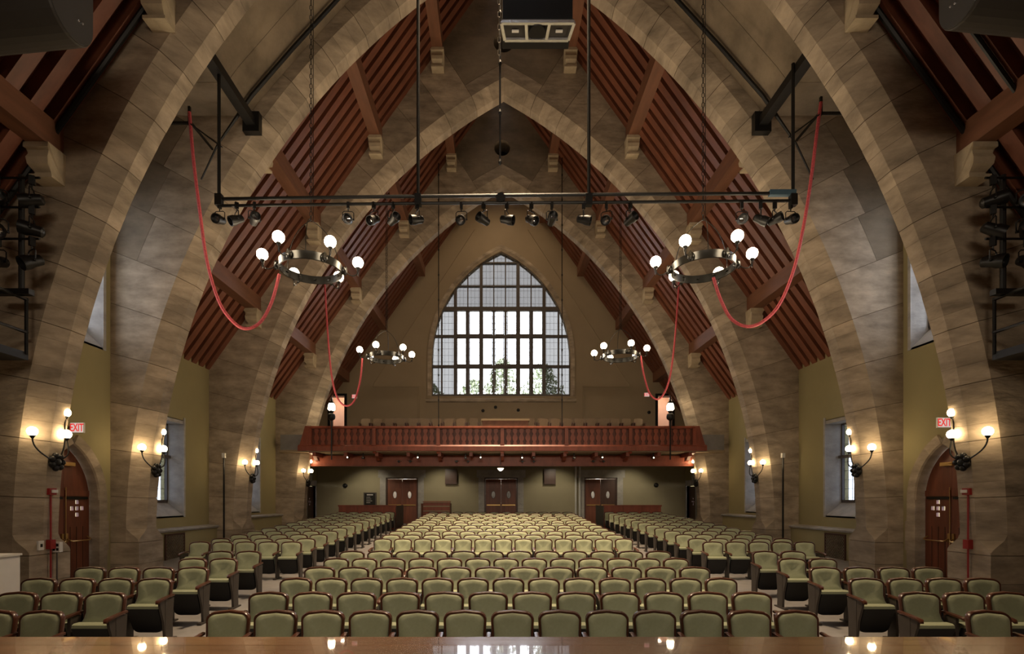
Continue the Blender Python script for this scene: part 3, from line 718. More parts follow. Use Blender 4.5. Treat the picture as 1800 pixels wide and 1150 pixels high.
# floor of the balcony in steps, plaster soffit, under-beam
for k in range(5):
    y0 = 0.1 + k * 1.1; b = MB(); b.box(-9.9, 9.9, y0, y0 + 1.1 if k < 4 else YB - BY, 0.05, 0.84 + 0.20 * k - 0.1); b.build('step', 'carpet', bal)
b = MB(); b.box(-9.9, 9.9, 0.0, YB - BY, -0.04, 0.05); b.build('soffit', 'tan', bal)
b = MB(); b.box(-9.02, 9.02, 1.15, 1.45, -0.56, -0.10); b.build('under_beam', 'balcony', bal)
b = MB(); b.box(-9.02, 9.02, 1.10, 1.50, -0.60, -0.54); b.build('beam_moulding', 'balcony', bal)
for i in range(13):
    x = -8.4 + i * 1.4; b = MB(); b.box(x - 0.07, x + 0.07, 0.1, YB - BY, -0.22, -0.04); b.build('joist', 'balcony', bal)

# balcony seats: only their backs show over the rail
def balcony_seat_meshes():
    b = MB(); o = []
    for a in range(9):
        t = PI * a / 8; o.append((0.21 * math.cos(t) * 1.0, 0.80 + 0.07 * math.sin(t)))
    o = [(0.19, 0.42)] + o + [(-0.19, 0.42)]
    b.plate(o, [], XZ, 0.0, 0.035); back = b.mesh('backrest', 'balconyseat')
    b = MB(); b.box(-0.22, 0.22, -0.42, 0.0, 0.38, 0.45); seat = b.mesh('seat', 'balconyseat')
    b = MB(); b.box(-0.02, 0.02, -0.35, 0.02, 0.0, 0.62); leg = b.mesh('side_frame', 'darkdoor')
    return back, seat, leg
bb, bs, bl = balcony_seat_meshes()
ORD = ['first', 'second', 'third', 'fourth', 'fifth', 'sixth', 'seventh', 'eighth', 'ninth', 'tenth', 'eleventh', 'twelfth', 'thirteenth', 'fourteenth', 'fifteenth', 'sixteenth', 'seventeenth', 'eighteenth', 'nineteenth', 'twentieth', 'twenty-first', 'twenty-second', 'twenty-third', 'twenty-fourth']
for r_ in range(2):
    nseat = 24 if r_ == 0 else 20
    for k in range(nseat):
        x = (k - (nseat - 1) / 2) * 0.55
        if r_ == 0 and abs(x) < 1.45: continue
        t = thing('balcony_seat', 'brown seat %s balcony rail, %s from the left' % (['right behind the', 'one row back from the'][r_], ORD[k]), 'seat', (x, BY + 1.05 + r_ * 1.1, 4.2 + 0.84 + 0.20 * r_ - 0.1), group='brown seats on the balcony')
        put('backrest', bb, t); put('seat', bs, t); put('side_frame', bl, t, (-0.23, 0, 0)); put('side_frame', bl, t, (0.23, 0, 0))
# control desk in the middle of the balcony
t = thing('control_desk', 'pale long desk in the middle of the balcony seats', 'desk', (0.15, BY + 0.85, 4.94))
b = MB(); b.box(-1.10, 1.10, -0.3, 0.3, 0.70, 0.78); b.build('desk_top', 'tan', t)
b = MB(); b.box(-1.05, 1.05, -0.26, -0.22, 0.0, 0.70); b.box(-1.05, -1.0, -0.22, 0.26, 0, 0.70); b.box(1.0, 1.05, -0.22, 0.26, 0, 0.70); b.build('desk_front', 'purlin', t)

# ----------------------------------------------------------------------------- theatre chairs
def rrect(hw_t, hw_b, z0, z1, r, n=5):
    """outline of a chair back: straight lower sides, rounded top corners"""
    o = [(hw_b, z0), (hw_b * 0.985, z0 + 0.12)]
    for i in range(n + 1):
        t = PI / 2 * i / n; o.append((hw_t - r + r * math.cos(t), z1 - r * 0.8 + r * 0.8 * math.sin(t)))
    o.append((0, z1 + 0.012))
    return o + [(-x, z) for x, z in reversed(o) if x > 0]
def recl(z): return 0.11 * (z - 0.45) + 0.10 * max(0, z - 0.68) ** 2
def chair_meshes():
    ms = {}
    oo = rrect(0.232, 0.220, 0.30, 0.86, 0.095); ii = rrect(0.205, 0.196, 0.34, 0.832, 0.078)
    def at(o, y, k=1.0, zc=0.6): return [(x * k, y + recl(z) - 0.02 * (1 - (x / 0.23) ** 2) * 0.0 + 0.03 * (1 - (x / 0.23) ** 2), zc + (z - zc) * k) for x, z in o]
    # rim with bevelled front edge, closed behind
    b = MB(); b.loft([at(oo, 0.055, 0.97), at(oo, 0.045), at(oo, 0.008), at(oo, -0.006, 0.975), at(ii, -0.004, 1.01), at(ii, 0.02, 1.0)]); ms['back_frame'] = b.mesh('back_frame', 'chairwood', True)
    ii = rrect(0.205, 0.196, 0.34, 0.832, 0.078); top = ii[2:-2]
    ii = [(0.222, 0.50), (0.206, 0.55), (0.196, 0.62)] + [p for p in ii if p[1] > 0.62] + [(-0.196, 0.62), (-0.206, 0.55), (-0.222, 0.50)]
    at0 = at
    at = lambda o, y, k=1.0, zc=0.6: [(x_, y_ - 0.9 * max(0, 0.60 - z_) ** 1.5, z_) for x_, y_, z_ in at0(o, y, k, zc)]
    b = MB(); b.loft([at(ii, 0.018), at(ii, -0.012), at(ii, -0.030, 0.93), at(ii, -0.040, 0.72), at(ii, -0.044, 0.35)]); ms['back_cushion'] = b.mesh('back_cushion', 'green', True)
    # tipped-up seat: padded front edge on top, black pan facing the stage
    b = MB(); prof = [(0.0, 0.24), (0.0, 0.47), (-0.03, 0.515), (-0.08, 0.525), (-0.16, 0.525), (-0.195, 0.51), (-0.205, 0.47), (-0.17, 0.46), (-0.09, 0.24)]
    hwp = [0.19, 0.205, 0.208, 0.208, 0.208, 0.206, 0.204, 0.20, 0.19]
    b.loft([[(x * h / 0.208, y, z) for (y, z), h in zip(prof, hwp)] for x in (-0.208, -0.195, 0.195, 0.208)]); ms['seat_cushion'] = b.mesh('seat_cushion', 'green', True)
    b = MB(); o = [(0.206, 0.475), (0.204, 0.30), (0.195, 0.20)]
    for i in range(5):
        t = PI / 2 * i / 4; o.append((0.11 + 0.085 * math.cos(t), 0.19 - 0.07 * math.sin(t)))
    o = o + [(-x, z) for x, z in reversed(o)]
    yy = lambda z: -0.075 - 0.36 * (z - 0.12)
    b.loft([[(x * k, yy(z) + d, z * 1.0) for x, z in o] for k, d in ((0.98, 0.05), (1, 0.04), (1, 0.0), (0.96, -0.012))]); ms['seat_pan'] = b.mesh('seat_pan', 'blackseat', True)
    # standard between two seats and its armrest
    b = MB(); b.box(-0.018, 0.018, -0.17, -0.01, 0.03, 0.60); b.box(-0.03, 0.03, -0.27, 0.07, 0, 0.03); ms['standard'] = b.mesh('standard', 'panelpaint')
    b = MB(); b.loft([[(-w, y, z - 0.022), (w, y, z - 0.022), (w, y, z), (0, y, z + 0.006), (-w, y, z)] for w, y, z in ((0.024, 0.03, 0.645), (0.028, -0.10, 0.635), (0.032, -0.25, 0.620), (0.030, -0.31, 0.605), (0.018, -0.33, 0.585))]); ms['armrest'] = b.mesh('armrest', 'chairwood', True)
    b = MB(); b.loft([[(x, y0, z), (x, y1, z)][::1] + [(x + 0.03, y1, z), (x + 0.03, y0, z)] for z, y0, y1 in ((0.05, -0.17, 0.0), (0.30, -0.20, 0.0), (0.50, -0.27, 0.02), (0.60, -0.29, 0.03)) for x in (-0.015,)]); ms['end_panel'] = b.mesh('end_panel', 'panelpaint')
    return ms
CM = chair_meshes()
def chair(x, y, pitch, label, ends=''):
    """chair root on the floor under its back; a standard on its right, and one on its left too if it ends the row there"""
    z = fz(y - 0.1)
    k = pitch / 0.51
    t = thing('theatre_chair', label, 'chair', (x, y, z), group='green theatre chairs facing the stage')
    t.scale = (k, 1, 1)
    for p in ('back_frame', 'back_cushion', 'seat_cushion', 'seat_pan'): put(p, CM[p], t)
    for s in (1, -1):
        if s == 1 or 'l' in ends:
            put('standard', CM['standard'], t, (s * 0.255, 0, 0)); put('armrest', CM['armrest'], t, (s * 0.255, 0, 0))
            if ('r' if s == 1 else 'l') in ends: put('end_panel', CM['end_panel'], t, (s * 0.255, 0, 0))
    return t
jobs = []
Y0, DY = 5.59, 0.95
def centre_y(r): return Y0 + DY * r if r < 6 else 13.25 + DY * (r - 6)
for r in range(18):
    n = 13 if r % 2 == 0 else 12; pitch = 6.64 / n; x0 = -3.40
    for k in range(n):
        e = ('l' if k == 0 else '') + ('r' if k == n - 1 else '')
        jobs.append((centre_y(r), x0 + pitch * (k + 0.5), pitch, 'green padded theatre chair, %s from the left in the %s centre row from stage' % (ORD[k], ORD[r]), e))
FRONT = {0: (2, 1), 1: (3, 3), 2: (4, 4), 3: (4, 4), 4: (2, 2), 5: (2, 2)}
for r, (nl, nr) in FRONT.items():
    pitch = 0.51 if r == 0 else 0.557
    for sgn, nn, side in ((-1, nl, 'left'), (1, nr, 'right')):
        for k in range(nn):
            xa = (-4.90 if sgn < 0 else 4.80); e = (('r' if sgn < 0 else 'l') if k == 0 else '') + (('l' if sgn < 0 else 'r') if k == nn - 1 else '')
            jobs.append((Y0 + DY * r, xa + sgn * pitch * (k + 0.5), pitch, 'green theatre chair, %s from the aisle in %s row of the front %s block' % (ORD[k], ORD[r], side), e))
for r in range(13):
    for sgn, side in ((-1, 'left'), (1, 'right')):
        for k in range(5):
            xa = (-4.86 if sgn < 0 else 4.62); e = (('r' if sgn < 0 else 'l') if k == 0 else '') + (('l' if sgn < 0 else 'r') if k == 4 else '')
            jobs.append((12.4 + DY * r, xa + sgn * 0.545 * (k + 0.5), 0.545, 'green theatre chair, %s from the aisle in %s row of the rear %s block' % (ORD[k], ORD[r], side), e))
jobs.sort(key=lambda j: (j[0], abs(j[1])))
for y, x, pitch, label, e in jobs[:300]: chair(x, y, pitch, label, e)
for mm in ('green', 'chairwood', 'blackseat', 'greypaint'): pass
# the chairs past the nearest three hundred, in one object
vs, fs, mi = [], [], []
mats = ['chairwood', 'green', 'blackseat', 'panelpaint']
for y, x, pitch, label, e in jobs[300:]:
    z = fz(y - 0.1); k = pitch / 0.51
    for p, dx in (('back_frame', 0), ('back_cushion', 0), ('seat_cushion', 0), ('seat_pan', 0), ('standard', 0.255), ('armrest', 0.255)):
        me = CM[p]; o = len(vs)
        vs += [((v.co.x + dx) * k + x, v.co.y + y, v.co.z + z) for v in me.vertices]
        ix = {'back_frame': 0, 'back_cushion': 1, 'seat_cushion': 1, 'seat_pan': 2, 'standard': 3, 'armrest': 0}[p]
        for q in me.polygons: fs.append([i + o for i in q.vertices]); mi.append(ix)
me = bpy.data.meshes.new('far_theatre_chairs'); me.from_pydata(vs, [], fs)
for m_ in mats: me.materials.append(M[m_])
me.polygons.foreach_set('material_index', mi)
o = put('far_theatre_chairs', me); tag(o, 'farthest rows of green theatre chairs in front of the end wall doors', 'chairs', kind='stuff')

# ----------------------------------------------------------------------------- wall sconces on the arch soffits
def flower(b, c, ax):
    """cast foliage boss"""
    cx, cy, cz = c
    b.ball(c, 0.09, 10, 6)
    for k in range(7):
        a = 2 * PI * k / 7; b.ball((cx + 0.02 * ax, cy + 0.125 * math.cos(a), cz + 0.125 * math.sin(a)), 0.062, 7, 5)
    for k in range(5):
        a = 2 * PI * k / 5 + 0.4; b.ball((cx - 0.05 * ax, cy + 0.06 * math.cos(a), cz + 0.06 * math.sin(a)), 0.045, 7, 5)
ARMS = [((0.0, -0.10, 0.02), (0.12, -0.30, 0.08), (-0.02, -0.52, 0.18), (-0.02, -0.50, 0.44)),
        ((0.0, 0.06, 0.06), (0.14, 0.14, 0.34), (0.05, 0.10, 0.70), (0.045, 0.18, 0.90)),
        ((0.0, 0.08, 0.06), (0.20, 0.12, 0.10), (0.14, 0.14, 0.24), (0.11, 0.12, 0.46))]
def sconce(sgn, y0, label):
    """sgn: side of the hall; the boss sits on the soffit; arms bend out to three globes"""
    zc = 2.80; t_ = math.asin((zc - ZS) / R); xs = R * math.cos(t_) - XC
    s = thing('wall_sconce', label, 'sconce', (sgn * (xs - 0.06), y0 + 0.42, zc), group='three globe sconces on the arch piers')
    b = MB(); flower(b, (0, 0, 0), -sgn); b.lathe([(0.12, sgn * 0.0), (0.13, sgn * 0.05)], (0, 0, 0), 'X', 12); b.build('boss', 'black', s, True)
    for k, a in enumerate(ARMS):
        pts = bez(*[Vector((-sgn * p[0], p[1], p[2])) for p in a], 10)
        b = MB(); b.tube(pts, 0.014, 6); e = pts[-1]; b.lathe([(0.02, -0.03), (0.05, 0.02), (0.045, 0.03)], tuple(e), 'Z', 10); ar = b.build('arm', 'black', s, True)
        b = MB(); b.ball((e.x, e.y, e.z + 0.10), 0.088, 12, 8); b.build('globe', 'sconceglobe', ar, True)
def soffit_fill(sgn, y0):
    """added unseen spot beyond the pier, brightening the arch soffit across the hall"""
    d = bpy.data.lights.new('soffit_fill', 'SPOT'); d.energy = 560; d.color = (1.0, 0.80, 0.56); d.spot_size = 1.55; d.spot_blend = 0.8; d.shadow_soft_size = 0.12
    o = bpy.data.objects.new('soffit_fill', d); COL.objects.link(o); o.location = (sgn * 8.5, y0 + 1.9, 4.3)
    o.rotation_euler = (Vector((-sgn * 3.8, y0 + 0.48, 13.5)) - Vector(o.location)).to_track_quat('-Z', 'Y').to_euler()
for ai, y0 in enumerate(ARCH):
    for sgn, side in ((-1, 'left'), (1, 'right')):
        soffit_fill(sgn, y0)
        sconce(sgn, y0, 'black wall sconce with three lit globes on the %s pier of the %s arch' % (side, ['nearest', 'second', 'third', 'farthest'][ai]))

# ----------------------------------------------------------------------------- chandeliers
def chain_pts(b, p0, p1, link=0.11, r=0.008):
    p0, p1 = Vector(p0), Vector(p1); L_ = (p1 - p0).length; n = int(L_ / link); d = (p1 - p0) / n
    for i in range(n):
        c = p0 + d * (i + 0.5); ax = Vector((1, 0, 0)) if i % 2 else Vector((0, 1, 0))
        b.tube([c + d * 0.62 * math.cos(a) + ax * 0.028 * math.sin(a) for a in [2 * PI * k / 6 for k in range(6)]], r, 4, True)
def chandelier(x, y, z, ztop, label, rot):
    t = thing('ring_chandelier', label, 'chandelier', (x, y, z), rot, group='ring chandeliers hung on chains')
    rr = 0.66
    b = MB(); n = 32
    loops = []
    for i in range(n + 1):
        a = 2 * PI * i / n; c, s = math.cos(a), math.sin(a)
        loops.append([(r * c, r * s, h) for r, h in ((rr, -0.085), (rr + 0.012, -0.095), (rr + 0.03, -0.085), (rr + 0.022, 0), (rr + 0.03, 0.085), (rr + 0.012, 0.095), (rr, 0.085))])
    b.loft(loops, False); b.build('ring', 'bronze', t, True)
    for k in range(6):
        a = 2 * PI * k / 6; c, s = math.cos(a), math.sin(a)
        b = MB(); b.ball((c * (rr + 0.05), s * (rr + 0.05), 0), 0.075, 9, 6, 1.25)
        for q in range(5): b.ball((c * (rr + 0.09), s * (rr + 0.09), 0.0), 0.045, 6, 4, 2.6 - 0.5 * q)
        b.build('boss', 'bronze', t, True)
        pts = bez(Vector((c * (rr + 0.08), s * (rr + 0.08), 0)), Vector((c * (rr + 0.22), s * (rr + 0.22), -0.16)), Vector((c * (rr + 0.37), s * (rr + 0.37), -0.12)), Vector((c * (rr + 0.37), s * (rr + 0.37), 0.06)), 8)
        b = MB(); b.tube(pts, 0.013, 6); e = pts[-1]
        b.lathe([(0.02, -0.02), (0.055, 0.05), (0.05, 0.06)], tuple(e), 'Z', 9)
        for q in range(4): b.bar((e.x + 0.05 * math.cos(q * PI / 2), e.y + 0.05 * math.sin(q * PI / 2), e.z + 0.05), (e.x, e.y, e.z - 0.16), 0.008, 0.008)
        ar = b.build('arm', 'bronze', t, True)
        b = MB(); b.ball((e.x, e.y, e.z + 0.155), 0.125, 14, 9); b.build('globe', 'globe', ar, True)
        a2 = a + PI / 6; b = MB(); b.lathe([(0.03, -0.012), (0.03, 0.012)], (math.cos(a2) * (rr - 0.01), math.sin(a2) * (rr - 0.01), 0), 'Z', 8); b.build('stud', 'bronze', t, True)
    for k in range(3):
        a = 2 * PI * k / 3 + 0.5; b = MB(); b.tube(bez(Vector((math.cos(a) * rr, math.sin(a) * rr, 0.08)), Vector((math.cos(a) * rr, math.sin(a) * rr, 0.75)), Vector((math.cos(a) * 0.3, math.sin(a) * 0.3, 1.02)), Vector((0, 0, 1.08)), 8), 0.010, 5); b.build('hoop', 'bronze', t)
    b = MB(); chain_pts(b, (0, 0, 1.06), (0, 0, min(ztop - z, 1.06 + 5.0))); b.tube([(0.05, 0, 1.06), (0.05, 0, ztop - z)], 0.007, 4)
    b.tube([(0, 0, 1.06 + 4.9), (0, 0, ztop - z)], 0.012, 5) if ztop - z > 6 else None
    b.build('chain', 'black', t)
ZV = lambda x: 14.2 - (abs(x) - 4) * 1.12
chandelier(-4.45, 11.84, 7.30, ZV(4.45) + 0.05, 'bronze ring chandelier with six lit globes hanging nearest on the left', 0.2)
chandelier(4.42, 11.84, 7.32, ZV(4.42) + 0.05, 'bronze ring chandelier with six lit globes hanging nearest on the right', -0.2)
chandelier(-4.66, 20.9, 7.72, RZ - RS * 4.66 + 0.2, 'bronze ring chandelier hanging far back on the left before balcony', 0.35)
chandelier(4.68, 20.9, 7.78, RZ - RS * 4.68 + 0.2, 'bronze ring chandelier hanging far back on the right before balcony', -0.35)

# ----------------------------------------------------------------------------- red swagged cables
def swag(pts, label, br=None):
    t = thing('swag_cable', label, 'cable', (0, 0, 0), group='red padded cables feeding the chandeliers')
    out = []
    for i in range(len(pts) - 1):
        p0, p1 = pts[i], pts[i + 1]; m0 = (pts[min(i + 2, len(pts) - 1)] - p0) / 2 if i + 2 <= len(pts) - 1 else p1 - p0
        a = pts[i - 1] if i else p0; b_ = pts[i + 2] if i + 2 < len(pts) else p1
        for k in range(8):
            s = k / 8; m0 = (p1 - a) / 2; m1 = (b_ - p0) / 2
            out.append(p0 * (2 * s ** 3 - 3 * s * s + 1) + m0 * (s ** 3 - 2 * s * s + s) + p1 * (-2 * s ** 3 + 3 * s * s) + m1 * (s ** 3 - s * s))
    out.append(pts[-1])
    b = MB(); b.tube(out, 0.036, 8); b.build('cable_sleeve', 'rope', t, True)
    if br:
        w, d = br
        b = MB(); b.bar(pts[0] + Vector((w * 0.5, 0, -0.25)), pts[0] + Vector((-w * 0.02, 0, -0.25)), 0.05, 0.05); b.bar(pts[0] + Vector((0, 0, 0.12)), pts[0] + Vector((0, 0, -0.3)), 0.05, 0.05)
        b.bar(pts[0] + Vector((0, 0, -0.25)), pts[0] + Vector((-w * 0.9, -0.3, -1.0)), 0.03, 0.03); b.bar(pts[0] + Vector((0, 0, -0.2)), Vector((pts[0].x, VB, pts[0].z - 0.2)), 0.04, 0.04); b.build('bracket', 'black', t)
    return t
yb = 11.9
swag([P(x, y, yb) for x, y in ((333, 197), (340, 280), (351, 370), (364, 460), (385, 530), (410, 566), (433, 578), (458, 566), (478, 530), (491, 482))], 'red swagged cable from left arch to the near left chandelier', (-1, 0))
swag([P(x, y, yb) for x, y in ((1443, 180), (1435, 240), (1425, 320), (1412, 400), (1395, 475), (1370, 535), (1340, 566), (1312, 574), (1285, 560), (1266, 525), (1254, 488))], 'red swagged cable from right arch to the near right chandelier', (1, 0))
yb = 20.9
swag([P(x, y, yb) for x, y in ((569, 470), (572, 520), (577, 600), (583, 660), (592, 697), (606, 713), (622, 706), (633, 670), (637, 630))], 'red swagged cable feeding the far left chandelier', None)
swag([P(x, y, yb) for x, y in ((1195, 475), (1192, 520), (1186, 600), (1178, 660), (1168, 690), (1156, 702), (1142, 692), (1132, 660), (1126, 625))], 'red swagged cable feeding the far right chandelier', None)

# ----------------------------------------------------------------------------- lighting bar and its fixtures
YT = 11.2
tr = thing('lighting_bar', 'long black double pipe lighting bar across the nearest bay', 'lighting bar', (0, YT, 8.5))
def tl(px, py): v = P(px, py, YT); return (v.x, 0, v.z - 8.5)
b = MB(); b.tube([tl(383, 350), tl(735, 345), tl(1035, 342), tl(1398, 340)], 0.036, 8); b.build('upper_pipe', 'black', tr, True)
b = MB(); b.tube([tl(383, 362), tl(735, 357.5), tl(1035, 356), tl(1398, 353)], 0.032, 8); b.build('lower_pipe', 'black', tr, True)
for px, py in ((735, -60), (1035, -60), (385, 118), (1394, 112)):
    b = MB(); e = tl(px, 352); b.tube([e, tl(px, py)], 0.036, 8); b.box(e[0] - 0.07, e[0] + 0.07, -0.06, 0.06, e[2] - 0.12, e[2] + 0.12); b.build('hanger_pipe', 'black', tr, True)
b = MB(); e = tl(880, 349); b.lathe([(0.10, -0.06), (0.10, 0.06)], e, 'Y', 12); b.build('hoist_block', 'black', tr, True)
b = MB(); b.box(tl(1352, 340)[0], tl(1398, 340)[0], -0.05, 0.05, tl(0, 344)[2], tl(0, 335)[2])
b.build('cable_wrap', mat('blue_tape', (0.06, 0.12, 0.17), 0.6, var=0.1), tr)
for sgn, side in ((-1, 'left'), (1, 'right')):
    t = thing('steel_beam', 'black steel strut from near arch to second arch, %s side' % side, 'beam', (sgn * 6.22, 10.6, 11.25), group='black struts holding the lighting bar')
    b = MB(); b.box(-0.11, 0.11, 0.15, 2.1, -0.10, 0.10); b.build('strut', 'black', t); b = MB(); b.box(-0.20, 0.20, 2.1, 2.27, -0.24, 0.24); b.build('end_plate', 'black', t)
    # long pipe following the vault against the second arch
    t = thing('conduit_pipe', 'long black conduit following the vault edge, %s side' % side, 'pipe', (0, VB - 0.38, 0), group='black conduits along the vault edge')
    b = MB(); b.tube([(sgn * 1.5, 0, 16.35), (sgn * 4.0, 0, 14.05), (sgn * 5.1, 0, 12.85), (sgn * 6.1, 0, 11.70), (sgn * 6.9, 0, 10.55), (sgn * 7.3, 0, 9.7)], [0.05, 0.05, 0.05, 0.05, 0.025, 0.02], 6); b.build('pipe', 'black', t)

def fixture_meshes():
    ms = {}
    b = MB(); b.box(-0.03, 0.03, -0.04, 0.04, -0.10, 0.05); b.tube([(0, 0, -0.10), (0, 0, -0.17)], 0.012, 6); ms['clamp'] = b.mesh('clamp', 'black')
    b = MB(); b.tube([(-0.13, 0, -0.36), (-0.13, 0, -0.20), (-0.09, 0, -0.165), (0.09, 0, -0.165), (0.13, 0, -0.20), (0.13, 0, -0.36)], 0.011, 6); ms['yoke'] = b.mesh('yoke', 'black')
    return ms
FM = fixture_meshes()
def can_mesh(tilt):
    b = MB(); b.lathe([(0.045, 0.17), (0.085, 0.14), (0.095, 0.0), (0.115, -0.06), (0.115, -0.17), (0.10, -0.17), (0.09, -0.06)], (0, 0, 0), 'Y', 14)
    b.lathe([(0.012, -0.145), (0.022, -0.14), (0.022, 0.14), (0.012, 0.145)], (0, 0, 0), 'X', 8)
    c, s = math.cos(tilt), math.sin(tilt)
    b.v = [(x, y * c - z * s, y * s + z * c - 0.36) for x, y, z in b.v]; can = b.mesh('can', 'black', True)
    b = MB(); b.lathe([(0.02, -0.10), (0.092, -0.075), (0.092, -0.055)], (0, 0, 0), 'Y', 14); b.v = [(x, y * c - z * s, y * s + z * c - 0.36) for x, y, z in b.v]
    return can, b.mesh('lens', 'lens', True)
CANS = [can_mesh(t) for t in (0.30, 0.55, -0.15)]
def fixture(loc, rz, var, label, group, s=1.0):
    t = thing('stage_light', label, 'spotlight', loc, rz, group=group); t.scale = (s, s, s)
    put('clamp', FM['clamp'], t); put('yoke', FM['yoke'], t); c = put('can', CANS[var][0], t); put('lens', CANS[var][1], c)
    b = MB(); return t
fx = [386, 416, 447, 612, 657, 691, 733, 811, 850, 891, 934, 970, 1026, 1066, 1108, 1304, 1337, 1362, 1390]
for i, px in enumerate(fx):
    p = P(px, 358, YT); side = -1 if px < 880 else 1
    rz = [0.2, -0.5, 0.9, 0.4, -0.2, 1.0, -0.7][i % 7] + (0.3 * side)
    fixture((p.x, YT, p.z - 0.02 + (0.0)), rz, i % 3, 'black stage light, %s from the left under the long lighting bar' % ORD[i], 'stage lights under the long bar', 0.9)

# hanging cables in front of the great window and on the axis
def cable(x, y, z0, z1, label, r=0.018):
    b = MB(); b.tube([(x, y, z0), (x, y, z1)], r, 6)
    k = 0
    z = z0
    while z < z1 - 0.5: b.ball((x, y, z), r * 1.8, 6, 4, 2.0); z += 1.1
    tag(b.build('hanging_cable', 'black'), label, 'cable', group='thin suspension cables')
v = P(771, 740, 23.0); cable(v.x, 23.0, 5.32, RZ - RS * abs(v.x) - 0.05, 'thin dark cable hanging before the left part of great window', 0.02)
v = P(988, 740, 23.0); cable(v.x, 23.0, 5.32, RZ - RS * abs(v.x) - 0.05, 'thin dark cable hanging before the right part of great window', 0.02)
v = P(879, 285, 11.6); cable(v.x, 11.6, v.z, 17.4, 'thin dark cable on the hall axis behind projector box', 0.022)

# projector box on its lift
v = P(945, 44, 9.0)
t = thing('projector_box', 'black box with silver lower frame hanging at top centre', 'projector', (v.x, 9.0, v.z))
b = MB(); b.box(-0.60, 0.60, -0.02, 0.55, 0.06, 1.3); b.build('casing', 'black', t)
b = MB(); b.loft([[(-0.62, -0.06, 0.0), (0.62, -0.06, 0.0), (0.62, -0.06, 0.05), (-0.62, -0.06, 0.05)], [(-0.56, 0.24, -0.03), (0.56, 0.24, -0.03), (0.56, 0.24, 0.05), (-0.56, 0.24, 0.05)]]); b.build('bottom_plate', 'darkgrey', t)
b = MB()
for a, c in (((-0.62, -0.06, -0.01), (0.62, -0.06, -0.01)), ((-0.56, 0.24, -0.04), (0.56, 0.24, -0.04)), ((-0.62, -0.06, -0.01), (-0.56, 0.24, -0.04)), ((0.62, -0.06, -0.01), (0.56, 0.24, -0.04)), ((-0.2, -0.06, -0.01), (-0.17, 0.24, -0.04)), ((0.2, -0.06, -0.01), (0.17, 0.24, -0.04))): b.bar(a, c, 0.05, 0.05)
b.build('frame', 'silver', t)
b = MB(); b.lathe([(0.14, -0.03), (0.16, 0.03)], (0, 0.09, -0.02), 'Z', 16); b.build('lens_opening', 'black', t)
for s in (-1, 1):
    b = MB(); b.box(s * 0.38 - 0.06, s * 0.38 + 0.06, 0.06, 0.10, -0.045, -0.025); b.build('lamp', 'white', t)
b = MB(); chain_pts(b, (-0.66, 0.1, -0.55), (-0.66, 0.1, 2.2)); b.build('lift_chain', 'steel', t)

# grey round ended loudspeakers at the top corners
for sgn, side, x_, z_ in ((-1, 'left', -6.1, 8.80), (1, 'right', 6.16, 9.04)):
    t = thing('loudspeaker', 'dark grey round ended loudspeaker hanging at the top %s corner' % side, 'loudspeaker', (x_, 7.2, z_), group='round ended loudspeakers')
    rr = 0.39
    prof = [(rr * math.sin(a), -rr * math.cos(a)) for a in [(-PI / 2) + PI * k / 14 for k in range(15)]] + [(rr, 0.75), (-rr, 0.75)]
    def sec(o, k): return [(sgn * o, p[0] * k, p[1] * k - 0.10 * o) for p in prof]
    b = MB(); b.loft([sec(0.0, 0.97), sec(0.025, 1.0), sec(1.5, 1.0)]); b.build('casing', 'darkgrey', t)
    b = MB(); b.loft([sec(-0.012, 0.95), sec(0.0, 0.95)]); b.build('end_plate', 'slate', t)
    for q in (0.0, 0.07):
        b = MB(); b.ball((-sgn * 0.02, 0.10 + q, -0.05 + q * 0.3), 0.016, 6, 4); b.build('bolt', 'silver', t)
    b = MB(); b.box(-0.03, 0.03, -0.03, 0.03, 0.7, 3.0); b.build('hanger', 'black', t)

